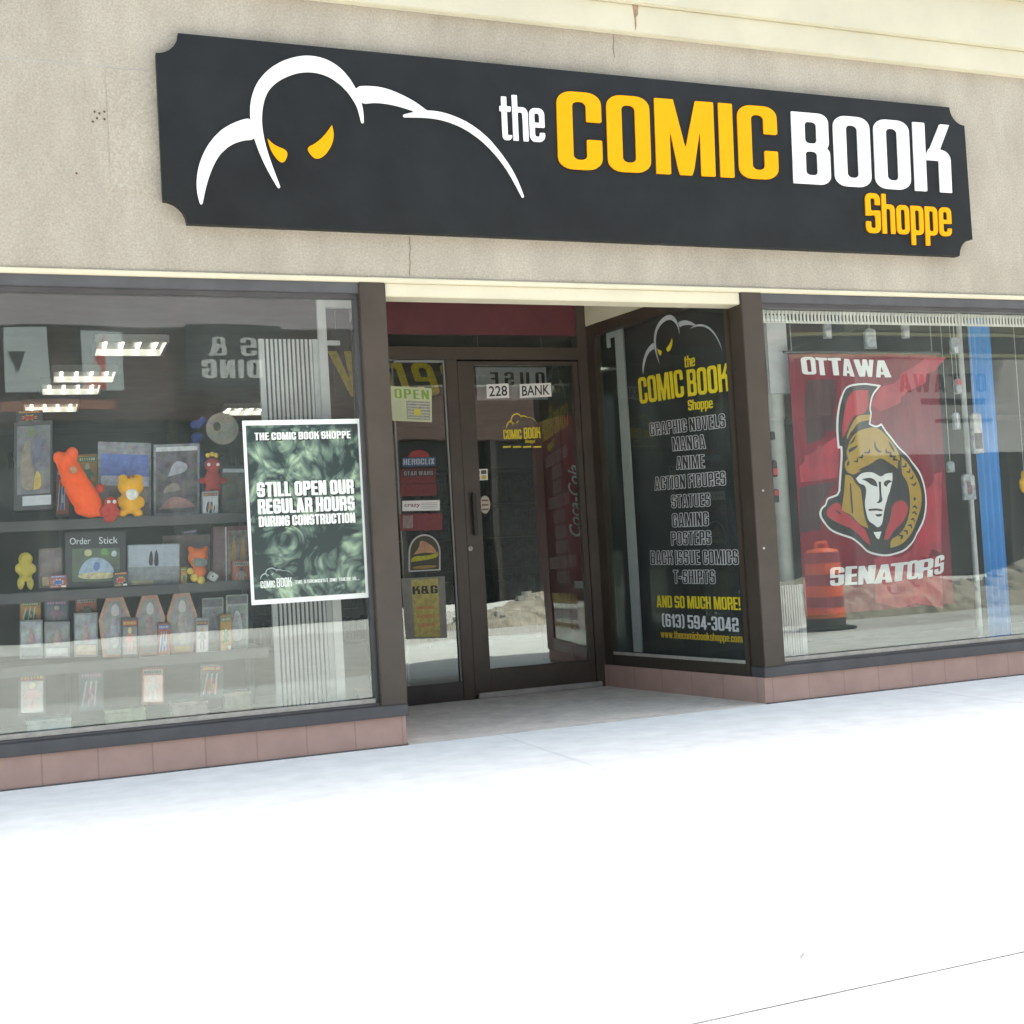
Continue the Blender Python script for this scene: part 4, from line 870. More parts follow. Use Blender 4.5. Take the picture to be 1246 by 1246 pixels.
plush('plush_toy', 'orange round toy with yellow trim on the book shelf', mat('orange_vinyl', (.60, .13, .02), .5, .2, 30), [(241, 679, 12, 12), (242, 695, 9, 8), (232, 668, 4, 4), (250, 668, 4, 4)], .27, extras=[('trim', [(231, 695, 4, -.02), (236, 703, 5, -.02), (244, 706, 5, -.02)], m_('vinyl_gold', (.55, .40, .05))), ('band', [(240, 684, 6, -.035), (247, 684, 5, -.035)], m_('vinyl_slate', (.12, .16, .15)))], group='toys on the book shelf')
box_pack((198, 652, 256, 714), .42, .03, 'dull mauve book standing behind the orange round toy', m_('book_mauve', (.15, .10, .12)), [('cover', .05, .06, .95, .94, m_('cover_mauve', (.13, .09, .10), .4, .5, 14))], sk=-2, cat='book', name='book')
t, pl, q = box_pack((259, 641, 302, 711), .34, .05, 'maroon box of small figures nearest the poster on the book shelf', m_('box_maroon', (.13, .06, .07)), [('panel', .05, .25, .34, .95, m_('panel_wine', (.15, .07, .09), .4, .5)), ('panel', .42, .15, .98, .92, m_('panel_dun', (.20, .16, .13), .4, .8, 30))], sk=-2)
for k in range(2): curved(t, pl, q, 'figure', [(.50+k*.26, .22), (.66+k*.26, .22), (.66+k*.26, .6), (.60+k*.26, .78), (.52+k*.26, .6)], m_('fig_amber', (.40, .24, .08)), .003)
curved(t, pl, q, 'edge', [(.36, .05), (.40, .05), (.38, .98), (.34, .98)], m_('edge_white', (.5, .5, .5)), .0036, smooth=False)
p = at(259, 698, .25)
dp = thing('dice', (p.x, .25, Z2), 'tilted white die-like block by the orange round toy', 'die')
db = MB().box(-.02, .02, -.02, .02, -.02, .02); rt_ = Matrix.Rotation(.6, 4, 'Y') @ Matrix.Rotation(.4, 4, 'Z'); db.v = [tuple(rt_ @ Vector(v)+Vector((p.x, .27, Z2+.029))) for v in db.v]
put('cube', db, m_('die_white', (.5, .52, .5)), dp, bevel=.004); 
pip = MB().ball((p.x-.002, .248, Z2+.032), .005, .003, .005); put('pip', pip, INK, dp)
# third shelf
for rect, lb, c1, c2 in (((24, 755, 52, 802), 'pale grey carton at the left end of the lowest shelf', (.32, .35, .35), (.12, .13, .14)), ((54, 757, 85, 801), 'grey carton with white foot second on the lowest shelf', (.22, .23, .22), (.42, .43, .41)), ((90, 746, 119, 800), 'blue-grey carton with orange foot left of the coffin boxes', (.26, .29, .30), (.42, .34, .24))):
    t, pl, q = box_pack(rect, .31, .07, lb, m_('carton_grey', (.20, .21, .21)), [('panel', .06, .30, .94, .96, mat('panel_%d' % rect[0], c1, .4, .6, 18)), ('panel', .08, .05, .92, .27, mat('foot_%d' % rect[0], c2, .4, .3, 30))], sk=-1)
    curved(t, pl, q, 'figure', [(.35, .34), (.62, .34), (.66, .6), (.5, .82), (.36, .6)], mat('doll_%d' % rect[0], (.36, .26, .22), .5, .5, 40), .003)
first = None
for k, (x0, y0, x1, y1) in enumerate(((120, 727, 160, 800), (164, 725, 201, 798), (203, 722, 240, 796))):
    pl = facing(.30); q = Wq(x0, y0, x1, y1, -1.5); P = [(.24, 1), (.74, 1), (1, .62), (.86, 0), (.14, 0), (0, .62)]
    uv = [pl.px(*bil(q, *a)) for a in P]; zb = min(a[1] for a in uv)
    t = thing('coffin_box', (sum(a[0] for a in uv)/6, .30, zb), ['coffin-shaped doll box, left one of three on the lowest shelf', 'coffin-shaped doll box, middle one of three on the lowest shelf', 'coffin-shaped doll box, right one of three on the lowest shelf'][k], 'doll box', 'coffin boxes on the lowest shelf')
    n = 6; vs = [pl.p(*a, 0) for a in uv]+[pl.p(*a, -.06) for a in uv]
    put('case', MB().face_set(vs, [tuple(range(6))[::-1], tuple(range(6, 12))]+[(i, (i+1) % 6, 6+(i+1) % 6, 6+i) for i in range(6)]), m_('coffin_orange', (.40, .23, .16), .4, .3, 40), t)
    curved(t, pl, q, 'window', [(.5+(a-.5)*.78, .5+(b-.5)*.86) for a, b in P], m_('coffin_grey', (.26, .26, .24), .2, .4, 20), .001, smooth=False)
    curved(t, pl, q, 'doll', [(.40, .14), (.60, .14), (.66, .5), (.58, .66), (.42, .66), (.34, .5)], mat('doll_dress_%d' % k, ((.34, .35, .36), (.30, .20, .18), (.36, .30, .26))[k], .6, .6, 40), .0026)
    curved(t, pl, q, 'doll_head', [(.40, .68), (.60, .68), (.63, .78), (.56, .88), (.44, .88), (.37, .78)], m_('doll_face', (.46, .44, .42), .6, .1), .0036)
    on(t, pl, q, 'label', .24, .04, .76, .12, mat('coffin_label_%d' % k, ((.34, .34, .32), (.26, .22, .2), (.42, .30, .14))[k], .5, .2), .0040)
for k, (rect, lb, c) in enumerate((((246, 728, 272, 797), 'grey blister card right of the coffin boxes', (.24, .26, .26)), ((275, 724, 302, 795), 'pale green blister card nearest the poster on the lowest shelf', (.28, .33, .31)))):
    t, pl, q = box_pack(rect, .33, .04, lb, mat('blister_%d' % k, c, .25, .4, 20), [('header', .06, .84, .94, .97, m_('blister_head', (.10, .11, .12), .4, .5)), ('tray', .1, .1, .9, .8, mat('tray_%d' % k, tuple(v*.7 for v in c), .2, .7, 24))], sk=-1.5)
    curved(t, pl, q, 'figure', [(.3, .2), (.7, .2), (.76, .45), (.6, .72), (.4, .72), (.26, .45)], mat('figure_%d' % k, ((.15, .16, .17), (.36, .40, .38))[k], .5, .5, 40), .003)
# things low on the deck
for k, (x, y, wd, dp_, hg, c, lb) in enumerate(((.0, .42, .20, .16, .05, (.36, .40, .37), 'flat pale green box low on the window deck, leftmost'), (.36, .48, .19, .15, .06, (.34, .38, .22), 'flat lime-grey box low on the window deck, second from left'), (.67, .44, .17, .15, .07, (.34, .24, .20), 'flat pinkish box low on the window deck, third from left'), (.92, .5, .13, .13, .09, (.40, .34, .22), 'small tan box low on the window deck beside the ribbed panel'))):
    t = thing('flat_box', (x, y, .2), lb, 'box', 'flat boxes on the window deck')
    put('carton', MB().box(x-wd/2, x+wd/2, y-dp_/2, y+dp_/2, .201, .201+hg), mat('flat_%d' % k, c, .5, .3, 20), t, bevel=.003)
    put('lid', MB().box(x-wd/2-.004, x+wd/2+.004, y-dp_/2-.004, y+dp_/2+.004, .202+hg, .216+hg), mat('flat_lid_%d' % k, tuple(v*1.15 for v in c), .5, .3, 20), t, bevel=.002)

# the crowd of smaller stock round the bigger pieces
PALS = [((.36, .05, .04), (.50, .42, .08), (.05, .06, .07)), ((.06, .12, .30), (.46, .48, .50), (.30, .08, .05)), ((.07, .16, .08), (.50, .46, .30), (.40, .22, .04)), ((.20, .09, .22), (.48, .40, .42), (.05, .10, .16)),
        ((.32, .30, .26), (.08, .09, .10), (.42, .10, .06)), ((.05, .05, .06), (.44, .20, .05), (.36, .38, .38))]
def busy(rect, y, label, pal, kind, seed, group):
    rn = random.Random(seed); C0, C1, C2 = PALS[pal]; mk = lambda n, c: mat('%s_%d' % (n, pal), c, .35, .25, 40)
    t, pl, q = box_pack(rect, y, rn.uniform(.03, .06), label, mk('stock_side', tuple(v*.5+.02 for v in C2)), [('panel', .05, .05, .95, .95, mk('stock_face', C2)), ('title_band', .08, .80, .92, .93, mk('stock_title', C0))], sk=rn.uniform(-2.5, -.5), name='stock_pack', cat='pack', group=group)
    h = .003
    for k in range(7):
        u = .12+.11*k; on(t, pl, q, 'title_mark', u, .83, u+rn.uniform(.04, .09), .90, mk('stock_print', C1), h, .0005)
    if kind == 0:                       # a carded figure under a clear blister
        curved(t, pl, q, 'figure', [(.34, .14), (.44, .14), (.47, .36), (.53, .36), (.56, .14), (.66, .14), (.66, .44), (.78, .40), (.80, .48), (.62, .60), (.38, .60), (.20, .48), (.22, .40), (.34, .44)], mk('stock_figure', C0), h, smooth=False)
        curved(t, pl, q, 'figure_head', [(.42, .60), (.58, .60), (.62, .68), (.58, .76), (.42, .76), (.38, .68)], mk('stock_head', C1), h)
        P = [pl.px(*bil(q, u, v)) for u, v in ((.10, .08), (.90, .08), (.90, .78), (.10, .78))]; put('blister', on_plane(fill([P], .02), pl, .0045), CLEARP, t, bevel=0)
    elif kind == 1:                     # a printed cover
        curved(t, pl, q, 'burst', [(.5+(.34 if k % 2 else .20)*math.cos(R(k*22.5)), .45+(.26 if k % 2 else .16)*math.sin(R(k*22.5))) for k in range(16)], mk('stock_burst', C1), h, smooth=False)
        curved(t, pl, q, 'picture', [(.22, .22), (.40, .30), (.60, .26), (.76, .42), (.64, .62), (.46, .56), (.32, .66), (.28, .44)], mk('stock_figure', C0), h+.0008)
        on(t, pl, q, 'price_tag', .66, .08, .92, .18, PAPER, h+.001)
        for k in range(4): on(t, pl, q, 'line', .10, .08+.028*k, .55-.07*(k % 2), .092+.028*k, mk('stock_print', C1), h)
    else:                               # a bag folded over at the top
        for k in range(3): curved(t, pl, q, 'painted_glint', [(.1+.25*k, .12), (.16+.25*k, .12), (.34+.2*k, .74), (.27+.2*k, .72)], mat('bag_glint', (.50, .52, .52), .2, .2), h, smooth=False)  # pale streaks, the bag's highlights put into colour
        curved(t, pl, q, 'toy', [(.25, .15), (.7, .12), (.8, .35), (.62, .58), (.35, .6), (.2, .4)], mk('stock_figure', C0), h-.001)
        curved(t, pl, q, 'toy_detail', [(.38, .28), (.58, .26), (.60, .42), (.42, .46)], mk('stock_print', C1), h)
    return t
CLEARP = bpy.data.materials.new('clear_plastic'); CLEARP.use_nodes = True
_n = CLEARP.node_tree.nodes; _n.remove(_n['Principled BSDF']); _a = _n.new('ShaderNodeBsdfTransparent'); _b = _n.new('ShaderNodeBsdfGlossy'); _b.inputs['Roughness'].default_value = .12
_m = _n.new('ShaderNodeMixShader'); _m.inputs[0].default_value = .10; CLEARP.node_tree.links.new(_a.outputs[0], _m.inputs[1]); CLEARP.node_tree.links.new(_b.outputs[0], _m.inputs[2]); CLEARP.node_tree.links.new(_m.outputs[0], _n['Material Output'].inputs[0])
G1, G2, G3, G4 = 'small packs on the upper shelf', 'small packs on the book shelf', 'small packs on the lowest shelf', 'packs standing on the window deck'
for args in (((68, 568, 84, 629), .40, 'narrow blue bagged pack directly behind the orange soft toy', 1, 2, 11, G1), ((94, 553, 119, 600), .44, 'green-faced carded pack behind the middle of the orange soft toy', 2, 0, 12, G1), ((246, 598, 266, 629), .27, 'small black bag with orange toy under the red headbanded toy', 5, 2, 13, G1), ((20, 500, 52, 516), .50, 'flat red card peeking above the tall framed figure', 0, 1, 14, G1),
             ((222, 646, 240, 664), .46, 'purple card peeking above the orange round toy', 3, 1, 15, G2), ((138, 696, 156, 715), .26, 'tiny yellow-lettered red card between the framed book and the pale book', 0, 1, 16, G2), ((60, 700, 82, 716), .27, 'low blue card before the brown and tan box', 1, 1, 17, G2), ((220, 690, 228, 715), .29, 'thin green card left of the orange round toy', 2, 1, 18, G2), ((283, 682, 304, 716), .26, 'small grey carded figure before the maroon box', 4, 0, 19, G2),
             ((24, 732, 50, 760), .40, 'green bagged pack behind the pale grey carton', 2, 2, 20, G3), ((54, 730, 84, 762), .42, 'purple carded figure behind the grey carton', 3, 0, 21, G3), ((92, 728, 118, 760), .42, 'grey and red card behind the blue-grey carton', 4, 1, 22, G3), ((148, 752, 168, 800), .26, 'red carded figure between the left and middle coffin boxes', 0, 0, 23, G3), ((192, 758, 207, 798), .26, 'blue bagged pack between the middle and right coffin boxes', 1, 2, 24, G3), ((238, 752, 254, 797), .27, 'orange carded figure right of the last coffin box', 5, 0, 25, G3), ((268, 748, 282, 796), .28, 'green card between the two blister cards', 2, 1, 26, G3),
             ((22, 818, 56, 872), .42, 'red pack on the window deck, leftmost of four', 0, 0, 30, G4), ((96, 816, 126, 866), .44, 'purple pack on the window deck, second of four', 3, 2, 32, G4), ((172, 812, 200, 858), .44, 'grey carded figure on the window deck, third of four', 4, 0, 34, G4), ((244, 808, 272, 850), .44, 'red pack on the window deck, rightmost of four', 0, 2, 36, G4)):
    busy(*args)

# ribbed panel, aluminium frame
def ribbed(x0, x1, y, z0, z1, lb, n, col):
    t = thing('ribbed_panel', ((x0+x1)/2, y, z0), lb, 'panel')
    put('backing', MB().box(x0, x1, y, y+.02, z0, z1), mat('rib_dark', (.10, .11, .11), .7), t)
    for k in range(n):
        xa = x0+(x1-x0)*k/n
        put('rib', MB().box(xa+(x1-x0)/n*.12, xa+(x1-x0)/n*.68, y-.012, y-.0005, z0, z1), mat(col[0], col[1], .6, .12, 8), t)
    e = (x1-x0)*.22
    put('edge_strip', MB().box(x0-.012, x0+.004, y-.016, y+.02, z0, z1), mat('rib_edge', (.42, .44, .42), .5), t)
    put('edge_strip', MB().box(x1-.004, x1+e, y-.016, y+.02, z0, z1), mat('rib_edge', (.42, .44, .42)), t)
xa = (at(313, 414, .30).x+at(343, 850, .30).x)/2; xb = (at(378, 414, .30).x+at(405, 850, .30).x)/2
ribbed(xa, xb, .30, .2, at(340, 413, .30).z, 'pale grey ribbed panel standing behind the green poster', 12, ('rib_pale', (.46, .47, .45)))
AF = .26
t = thing('metal_frame', (at(398, 420, AF).x, AF, .2), 'pale aluminium upright frame above the ribbed panel, left of the post', 'frame')
fx0, fx1 = at(388, 420, AF).x, at(398.5, 420, AF).x; fz1 = at(400, 362, AF).z; fz0 = at(400, 374, AF).z; xr = at(433, 420, AF).x
put('upright', MB().box(fx0, fx1, AF, AF+.03, .2, fz1), mat('frame_pale', (.50, .52, .50), .35, .1, 6, 0, 50, .5, .2), t, bevel=.002)
put('top_bar', MB().box(fx1+.0005, xr+.06, AF, AF+.03, fz0, fz1), mat('frame_pale', (.5, .52, .5)), t, bevel=.002)
put('rail', MB().box(fx1+.0005, fx1+.07, AF+.005, AF+.025, fz0-.20, fz0-.175), mat('frame_pale', (.5, .52, .5)), t, bevel=.002)

# inside the side window: pale strip between glass and board
SI = SR.plane(.05); ub = lambda x, y: SI.px(x, y)
t = thing('door_track', SI.p(ub(757, 600)[0], .24), 'pale metal strip with hooked top inside the dark lettered window', 'metal strip')
u0, u1 = ub(752, 450)[0], ub(762, 450)[0]; zt = ub(757, 400)[1]; uh = ub(739, 402)[0]
def slab(name, u0, v0, u1, v1): put(name, on_plane(fill([[(u0, v0), (u1, v0), (u1, v1), (u0, v1)]], .012), SI, 0), mat('strip_pale', (.36, .40, .38), .4, .1), t)
slab('strip', u0, .245, u1, zt); slab('hook', uh, zt-.04, u0-.0005, zt); slab('hook_tip', uh, zt-.10, uh+.03, zt-.0405)

# ================================================================ THE RIGHT DISPLAY
# the red hockey flag: flat cloth on a rod, its crest in layers
FY = .17; FP = facing(FY)
z6 = lambda x, y: (960+x*.24083, 420+y*.24077)
fx = FP.px(964, 500)[0]; fx2 = FP.px(1149, 560)[0]; fz1 = FP.px(1050, 431)[1]; fz0 = FP.px(1070, 742)[1]
flag = thing('flag', ((fx+fx2)/2, FY, fz0), 'dark red hockey flag with white lettering and a helmeted crest, hanging in the right window', 'flag')
fb = MB(); NX, NZ = 24, 30
def fw(u, v): return FY
for i in range(NX):
    for j in range(NZ):
        fb.face_set([(fx+(fx2-fx)*a, fw(a, b), fz0+(fz1-fz0)*b) for a, b in ((i/NX, j/NZ), ((i+1)/NX, j/NZ), ((i+1)/NX, (j+1)/NZ), (i/NX, (j+1)/NZ))], [(0, 1, 2, 3)])
FRED = mat('flag_red', (.11, .012, .024), .75, .15, 3.5, .05, 400, .2, col2=(.22, .016, .034))
put('cloth', fb, FRED, flag)
put('rod', MB().tube((fx-.03, FY+.01, fz1+.012), (fx2+.03, FY+.01, fz1+.012), .009), m_('rod_dark', (.05, .05, .045)), flag)
cz = at(1055, 395, FY).z
for x in (fx+.03, fx2-.03): put('cord', MB().tube((x, FY+.01, fz1+.02), (x, FY+.01, 2.34), .0022, .0022, 6), m_('cord_grey', (.35, .35, .33)), flag)
FBR = mat('flag_bright_red', (.36, .022, .032), .75, .15, 5); FBK = mat('flag_black', (.016, .014, .015), .75, .2, 10)
FWH = mat('flag_white', (.66, .67, .63), .75, .05); FGD = mat('flag_gold', (.34, .215, .025), .75, .1, 10)
def fs(nm, pts, m, h, **k): return shape(nm, FP, [z6(*p) for p in pts], m, flag, h, .0006, **k)
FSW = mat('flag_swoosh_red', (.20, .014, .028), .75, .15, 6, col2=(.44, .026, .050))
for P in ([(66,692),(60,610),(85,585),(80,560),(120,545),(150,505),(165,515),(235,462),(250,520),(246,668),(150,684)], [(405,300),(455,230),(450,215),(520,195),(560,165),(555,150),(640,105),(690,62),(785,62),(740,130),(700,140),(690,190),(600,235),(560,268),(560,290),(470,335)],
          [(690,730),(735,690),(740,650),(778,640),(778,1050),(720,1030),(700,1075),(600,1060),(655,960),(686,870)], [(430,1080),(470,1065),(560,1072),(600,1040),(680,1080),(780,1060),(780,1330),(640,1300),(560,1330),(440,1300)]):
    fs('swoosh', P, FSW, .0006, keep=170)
for P in ([(90,180),(170,172),(232,175),(236,300),(225,330),(240,430),(190,440),(170,475),(95,500),(80,300)], [(60,720),(150,700),(235,690),(190,760),(160,800),(150,850),(158,930),(60,950)]): fs('maroon_band', P, mat('flag_maroon', (.045, .014, .018), .75, .2, 6), .0005, keep=170)  # darker maroon patches on the flag's left side
SIL = [(465,203),(420,198),(365,193),(315,200),(285,215),(262,245),(248,290),(240,350),(238,420),(242,480),(246,522),(257,517),(259,560),(256,620),(253,690),(250,752),(215,766),(190,776),(183,805),(160,820),(150,848),(158,880),(185,915),(225,945),(280,966),(330,986),(365,1010),(395,1040),(430,1058),(480,1066),(530,1060),(575,1040),(620,1000),(655,950),(680,890),(692,820),(690,750),(675,680),(650,620),(610,570),(560,530),(535,505),(510,460),(470,397),(440,412),(406,398),(416,340),(408,330),(412,290),(425,250),(450,220)]
sp = [FP.px(*z6(*p)) for p in SIL]
put('crest_outline', on_plane(fill(contour([('+', chaikin(sp, 1, 110))], .004, .003), .0006), FP, .0016), FWH, flag)
put('crest_ground', on_plane(fill(contour([('+', chaikin(sp, 1, 110))], .004, -.0085), .0006), FP, .0026), FBK, flag)
H4 = .0036
for P in ([(396,228),(340,224),(308,245),(285,290),(268,350),(260,420),(262,472),(282,440),(303,398),(335,352),(396,345)],
          [(190,830),(230,795),(255,797),(265,838),(320,880),(380,920),(398,945),(415,1012),(385,988),(340,945),(270,910),(210,880),(184,855)],
          [(590,800),(595,840),(575,880),(540,925),(500,988),(480,982),(490,930),(515,880),(520,820),(535,790),(560,783)]): fs('crest_red', P, FBR, H4, keep=95)
for P in ([(348,352),(405,352),(404,380),(375,383),(350,394),(330,422),(310,442),(288,478),(284,462),(310,415)],
          [(290,520),(302,490),(330,450),(370,425),(415,415),(455,420),(490,450),(515,490),(540,535),(555,582),(552,640),(520,603),(495,588),(460,570),(420,593),(385,623),(350,643),(330,655),(310,650),(285,645),(274,618),(274,590),(290,575),(280,545)],
          [(276,655),(318,662),(338,702),(366,720),(374,780),(384,860),(405,925),(360,907),(320,870),(262,835),(270,770)],
          [(560,565),(600,600),(640,650),(662,710),(670,780),(662,850),(635,920),(590,980),(550,1015),(515,1025),(515,985),(545,965),(580,915),(603,850),(608,780),(600,720),(585,680),(560,655)]): fs('crest_gold', P, FGD, H4, keep=110)
fs('crest_face', [(340,674),(370,645),(410,640),(445,655),(465,667),(490,648),(520,645),(522,680),(513,730),(505,770),(490,800),(482,830),(476,870),(470,905),(445,925),(425,905),(405,890),(395,850),(386,800),(395,740),(388,705),(358,700)], FWH, H4, keep=95)
fs('crest_face', [(424,945),(466,942),(452,980),(440,978)], FWH, H4, keep=110)
H5 = .0044
for P in ([(372,676),(410,668),(440,690),(445,716),(412,708),(398,690)], [(478,690),(508,678),(520,690),(502,700),(496,716),(480,710)], [(452,690),(464,690),(466,760),(474,786),(455,800),(438,796),(458,784)],
          [(403,828),(440,824),(472,830),(470,840),(438,836),(405,838)], [(430,856),(470,852),(466,866),(440,868)], [(508,740),(540,690),(556,660),(596,720),(600,770),(560,782),(520,800),(494,840),(488,815)],
          [(345,634),(400,607),(460,566),(505,590),(542,630),(500,610),(460,594),(405,624)], [(300,700),(307,700),(314,780),(318,850),(310,850),(302,780)],
          [(292,530),(330,512),(352,505),(338,525),(300,545)], [(300,505),(340,455),(330,490)], [(432,478),(440,520),(470,540),(452,545),(426,520)], [(500,480),(520,510),(528,545),(512,520)],
          [(225,826),(262,850),(252,858)], [(280,600),(296,584),(300,600),(286,614)], [(540,585),(552,582),(552,640),(540,640)]): fs('crest_black', P, FBK, H5, keep=100)
for x, y, a in ((345,585,-40),(370,565,-35),(398,542,-35),(497,540,40),(515,560,45),(528,578,50),(580,612,45),(603,640,55),(621,672,65),(633,705,75),(637,815,100),(635,845,105),(625,880,115),(608,912,125),(585,942,135),(560,966,150)):
    ca, sa = math.cos(R(a)), math.sin(R(a)); V = [(-15, -12), (0, -3), (15, -12), (13, -3), (0, 9), (-13, -3)]
    if y > 600: ca, sa = math.cos(R(a-90 if y < 760 else a+90)), math.sin(R(a-90 if y < 760 else a+90))
    fs('laurel', [(x+u*ca-v*sa, y+u*sa+v*ca) for u, v in V], FBK, H5, smooth=False)
fs('laurel', [(637,766),(645,776),(637,787),(629,776)], FBK, H5, smooth=False)
text('lettering', 'OTTAWA', FP, z6(72, 147), z6(508, 163), z6(62, 60), FWH, flag, .0018, .0006, gap=.05, off=.012)
for k, (ch, x0, y0, x1, y1) in enumerate((('S', 205, 1217, 275, 1212), ('E', 283, 1212, 338, 1208), ('N', 348, 1210, 430, 1203), ('A', 432, 1205, 522, 1196), ('T', 514, 1197, 588, 1187), ('O', 588, 1186, 652, 1176), ('R', 654, 1181, 722, 1167), ('S', 733, 1162, 786, 1149))):
    text('lettering', ch, FP, z6(x0, y0), z6(x1, y1), z6(x0+6-(4 if k < 2 else 0), y0-92), FWH, flag, .0018, .0006, off=.012)

# the whole print follows the cloth's upright folds
XS = [fx-.002+(fx2-fx+.004)*k/44 for k in range(45)]
fold = lambda x: .009*math.sin((x-fx)*31)+.006*math.sin((x-fx)*13+1)+.003*math.sin((x-fx)*67)
for o in flag.children:
    if o.name.split('.')[0] in ('rod', 'cord'): continue
    bm = bmesh.new(); bm.from_mesh(o.data); L0 = flag.location
    for x in XS:
        bmesh.ops.bisect_plane(bm, geom=bm.verts[:]+bm.edges[:]+bm.faces[:], plane_co=(x-L0.x, 0, 0), plane_no=(1, 0, 0), dist=1e-6)
    for v in bm.verts:
        x = v.co.x+L0.x; k = max(0, min(43, int((x-XS[0])/(XS[1]-XS[0])))); f_ = (x-XS[k])/(XS[1]-XS[0])
        v.co.y += fold(XS[k])*(1-f_)+fold(XS[k+1])*f_
    bm.to_mesh(o.data); bm.free()

# pillar, curtain, pole
p0 = at(940, 600, .30); p1 = at(964, 600, .30)
t = thing('pillar', ((p0.x+p1.x)/2, p0.y-.03, .2), 'pale grey-green round column just inside the right window, left of the flag', 'column')
put('shaft', MB().lathe(((p0.x+p1.x)/2, .33, .2), [(.068, 0), (.068, .04), (.056, .06), (.056, 1.46), (.064, 1.48), (.064, 1.62)], 28), mat('pillar_green', (.56, .60, .54), .7, .15, 6), t, smooth=False)
put('cap', MB().box((p0.x+p1.x)/2-.07, (p0.x+p1.x)/2+.07, .25, .41, 1.8205, 2.30), mat('pillar_cap', (.52, .56, .55), .7), t)
ribbed(at(950, 760, .20).x, at(974, 760, .20).x, .20, .2, at(960, 712, .20).z, 'low pale ribbed panel at the foot of the right window, below the column', 8, ('rib_pale', (.46, .47, .45)))
BX0, BX1 = at(1187, 500, .38).x, at(1214, 500, .38).x
t = thing('curtain', ((BX0+BX1)/2, .38, .2), 'bright blue curtain hanging full height at the right end of the right window', 'curtain')
cb = MB(); n = 36
for i in range(n):
    a, b = i/n, (i+1)/n; f = lambda u: .40+.014*math.sin(u*22)
    cb.quad((BX0+(BX1-BX0)*a, f(a), .2), (BX0+(BX1-BX0)*b, f(b), .2), (BX0+(BX1-BX0)*b, f(b), 2.35), (BX0+(BX1-BX0)*a, f(a), 2.35))
put('cloth', cb, mat('curtain_blue', (.06, .28, .62), .8, .1, 4, .1, 200), t, smooth=True)
put('rail', MB().tube((BX0-.1, .41, 2.34), (BX1+.1, .41, 2.34), .012), m_('rod_dark', (.05, .05, .045)), t)
px_ = at(1178, 560, .36)
t = thing('pole', (px_.x, .36, .2), 'pale slim metal pole standing beside the blue curtain', 'pole')
put('tube', MB().tube((px_.x, .36, .2), (px_.x, .36, 2.36), .018, .018, 14), mat('pole_pale', (.46, .49, .47), .35, .1, 6, 0, 50, .5, .2), t)
put('foot', MB().lathe((px_.x, .36, .2), [(.05, 0), (.05, .008), (.024, .02), (.022, .03)], 20), mat('pole_pale', (.46, .49, .47)), t)

# things hanging on threads
def hang(name, px, py, wd, hg, y, label, m, cat, extra=None, top=2.34):
    p = at(px, py, y); t = thing(name, (p.x, y, p.z-hg/2), label, cat, 'packets hanging in the right window')
    b = MB(); w2, h2 = wd/2, hg/2
    b.prism([(p.x-w2, p.z-h2), (p.x+w2, p.z-h2), (p.x+w2*.96, p.z+h2*.8), (p.x+w2*.4, p.z+h2), (p.x-w2*.4, p.z+h2), (p.x-w2*.96, p.z+h2*.8)], y, y+.025)
    put('packet', b, m, t, bevel=.004)
    put('thread', MB().tube((p.x, y+.012, p.z+h2), (p.x, y+.012, top), .0016, .0016, 5), m_('thread_pale', (.45, .46, .44)), t)
    if extra:
        for k, (nm, u0, v0, u1, v1, mm) in enumerate(extra):
            put(nm, MB().box(p.x-w2+wd*u0, p.x-w2+wd*u1, y-.004-.001*k, y-.001, p.z-h2+hg*v0, p.z-h2+hg*v1), mm, t, bevel=.001)
    return t
GBAG = mat('glossy_bag', (.30, .32, .33), .12, .6, 24, .4, 30, .6)
hang('hanging_packet', 1008, 402, .055, .10, .22, 'small clear packet hanging high above the left half of the flag', GBAG, 'packet', [('card', .2, .1, .8, .5, m_('packet_pale', (.42, .44, .44)))])
hang('hanging_packet', 1060, 412, .085, .13, .22, 'largest clear packet hanging above the middle of the flag', GBAG, 'packet', [('card', .1, .1, .9, .6, m_('packet_mist', (.34, .38, .40), .4, .6))])
hang('hanging_packet', 1103, 402, .055, .10, .22, 'small clear packet hanging high above the right half of the flag', GBAG, 'packet', [('card', .2, .1, .8, .5, m_('packet_pale', (.42, .44, .44)))])
hang('hanging_packet', 1163, 420, .07, .11, .20, 'crumpled clear packet hanging high beside the pole', GBAG, 'packet', [('card', .3, .05, .7, .4, m_('packet_white', (.55, .56, .54)))])
hang('hanging_packet', 1190, 527, .085, .27, .24, 'tall white and black bagged figure hanging before the blue curtain', GBAG, 'packet', [('card', .12, .5, .9, .95, m_('packet_cream', (.46, .45, .42), .4, .4)), ('figure', .15, .12, .85, .5, m_('packet_ink', (.05, .05, .06), .3, .6))])
hang('hanging_packet', 1180, 592, .10, .17, .22, 'crumpled clear bag of small toys hanging lower by the pole', GBAG, 'packet', [('toy', .3, .2, .65, .7, m_('packet_plum', (.20, .08, .12), .4, .8)), ('toy', .55, .55, .85, .9, m_('packet_pale', (.42, .44, .44)))])
hang('hanging_packet', 1167, 470, .045, .10, .20, 'small red-topped packet hanging beside the pole', GBAG, 'packet', [('top', .1, .6, .9, .95, m_('packet_red', (.40, .04, .05)))])
hang('hanging_packet', 1165, 512, .05, .11, .20, 'small white-hooked packet hanging on the pole below the red-topped packet', GBAG, 'packet', [('hook', .4, .1, .6, .9, m_('packet_white', (.55, .56, .54)))])
hang('hanging_packet', 1158, 568, .055, .07, .19, 'smallest grey packet at the lower right edge of the flag', GBAG, 'packet')
hang('keychain', 941, 530, .03, .05, .16, 'small dark tag hanging in front of the column', m_('tag_black', (.02, .02, .02)), 'keychain')
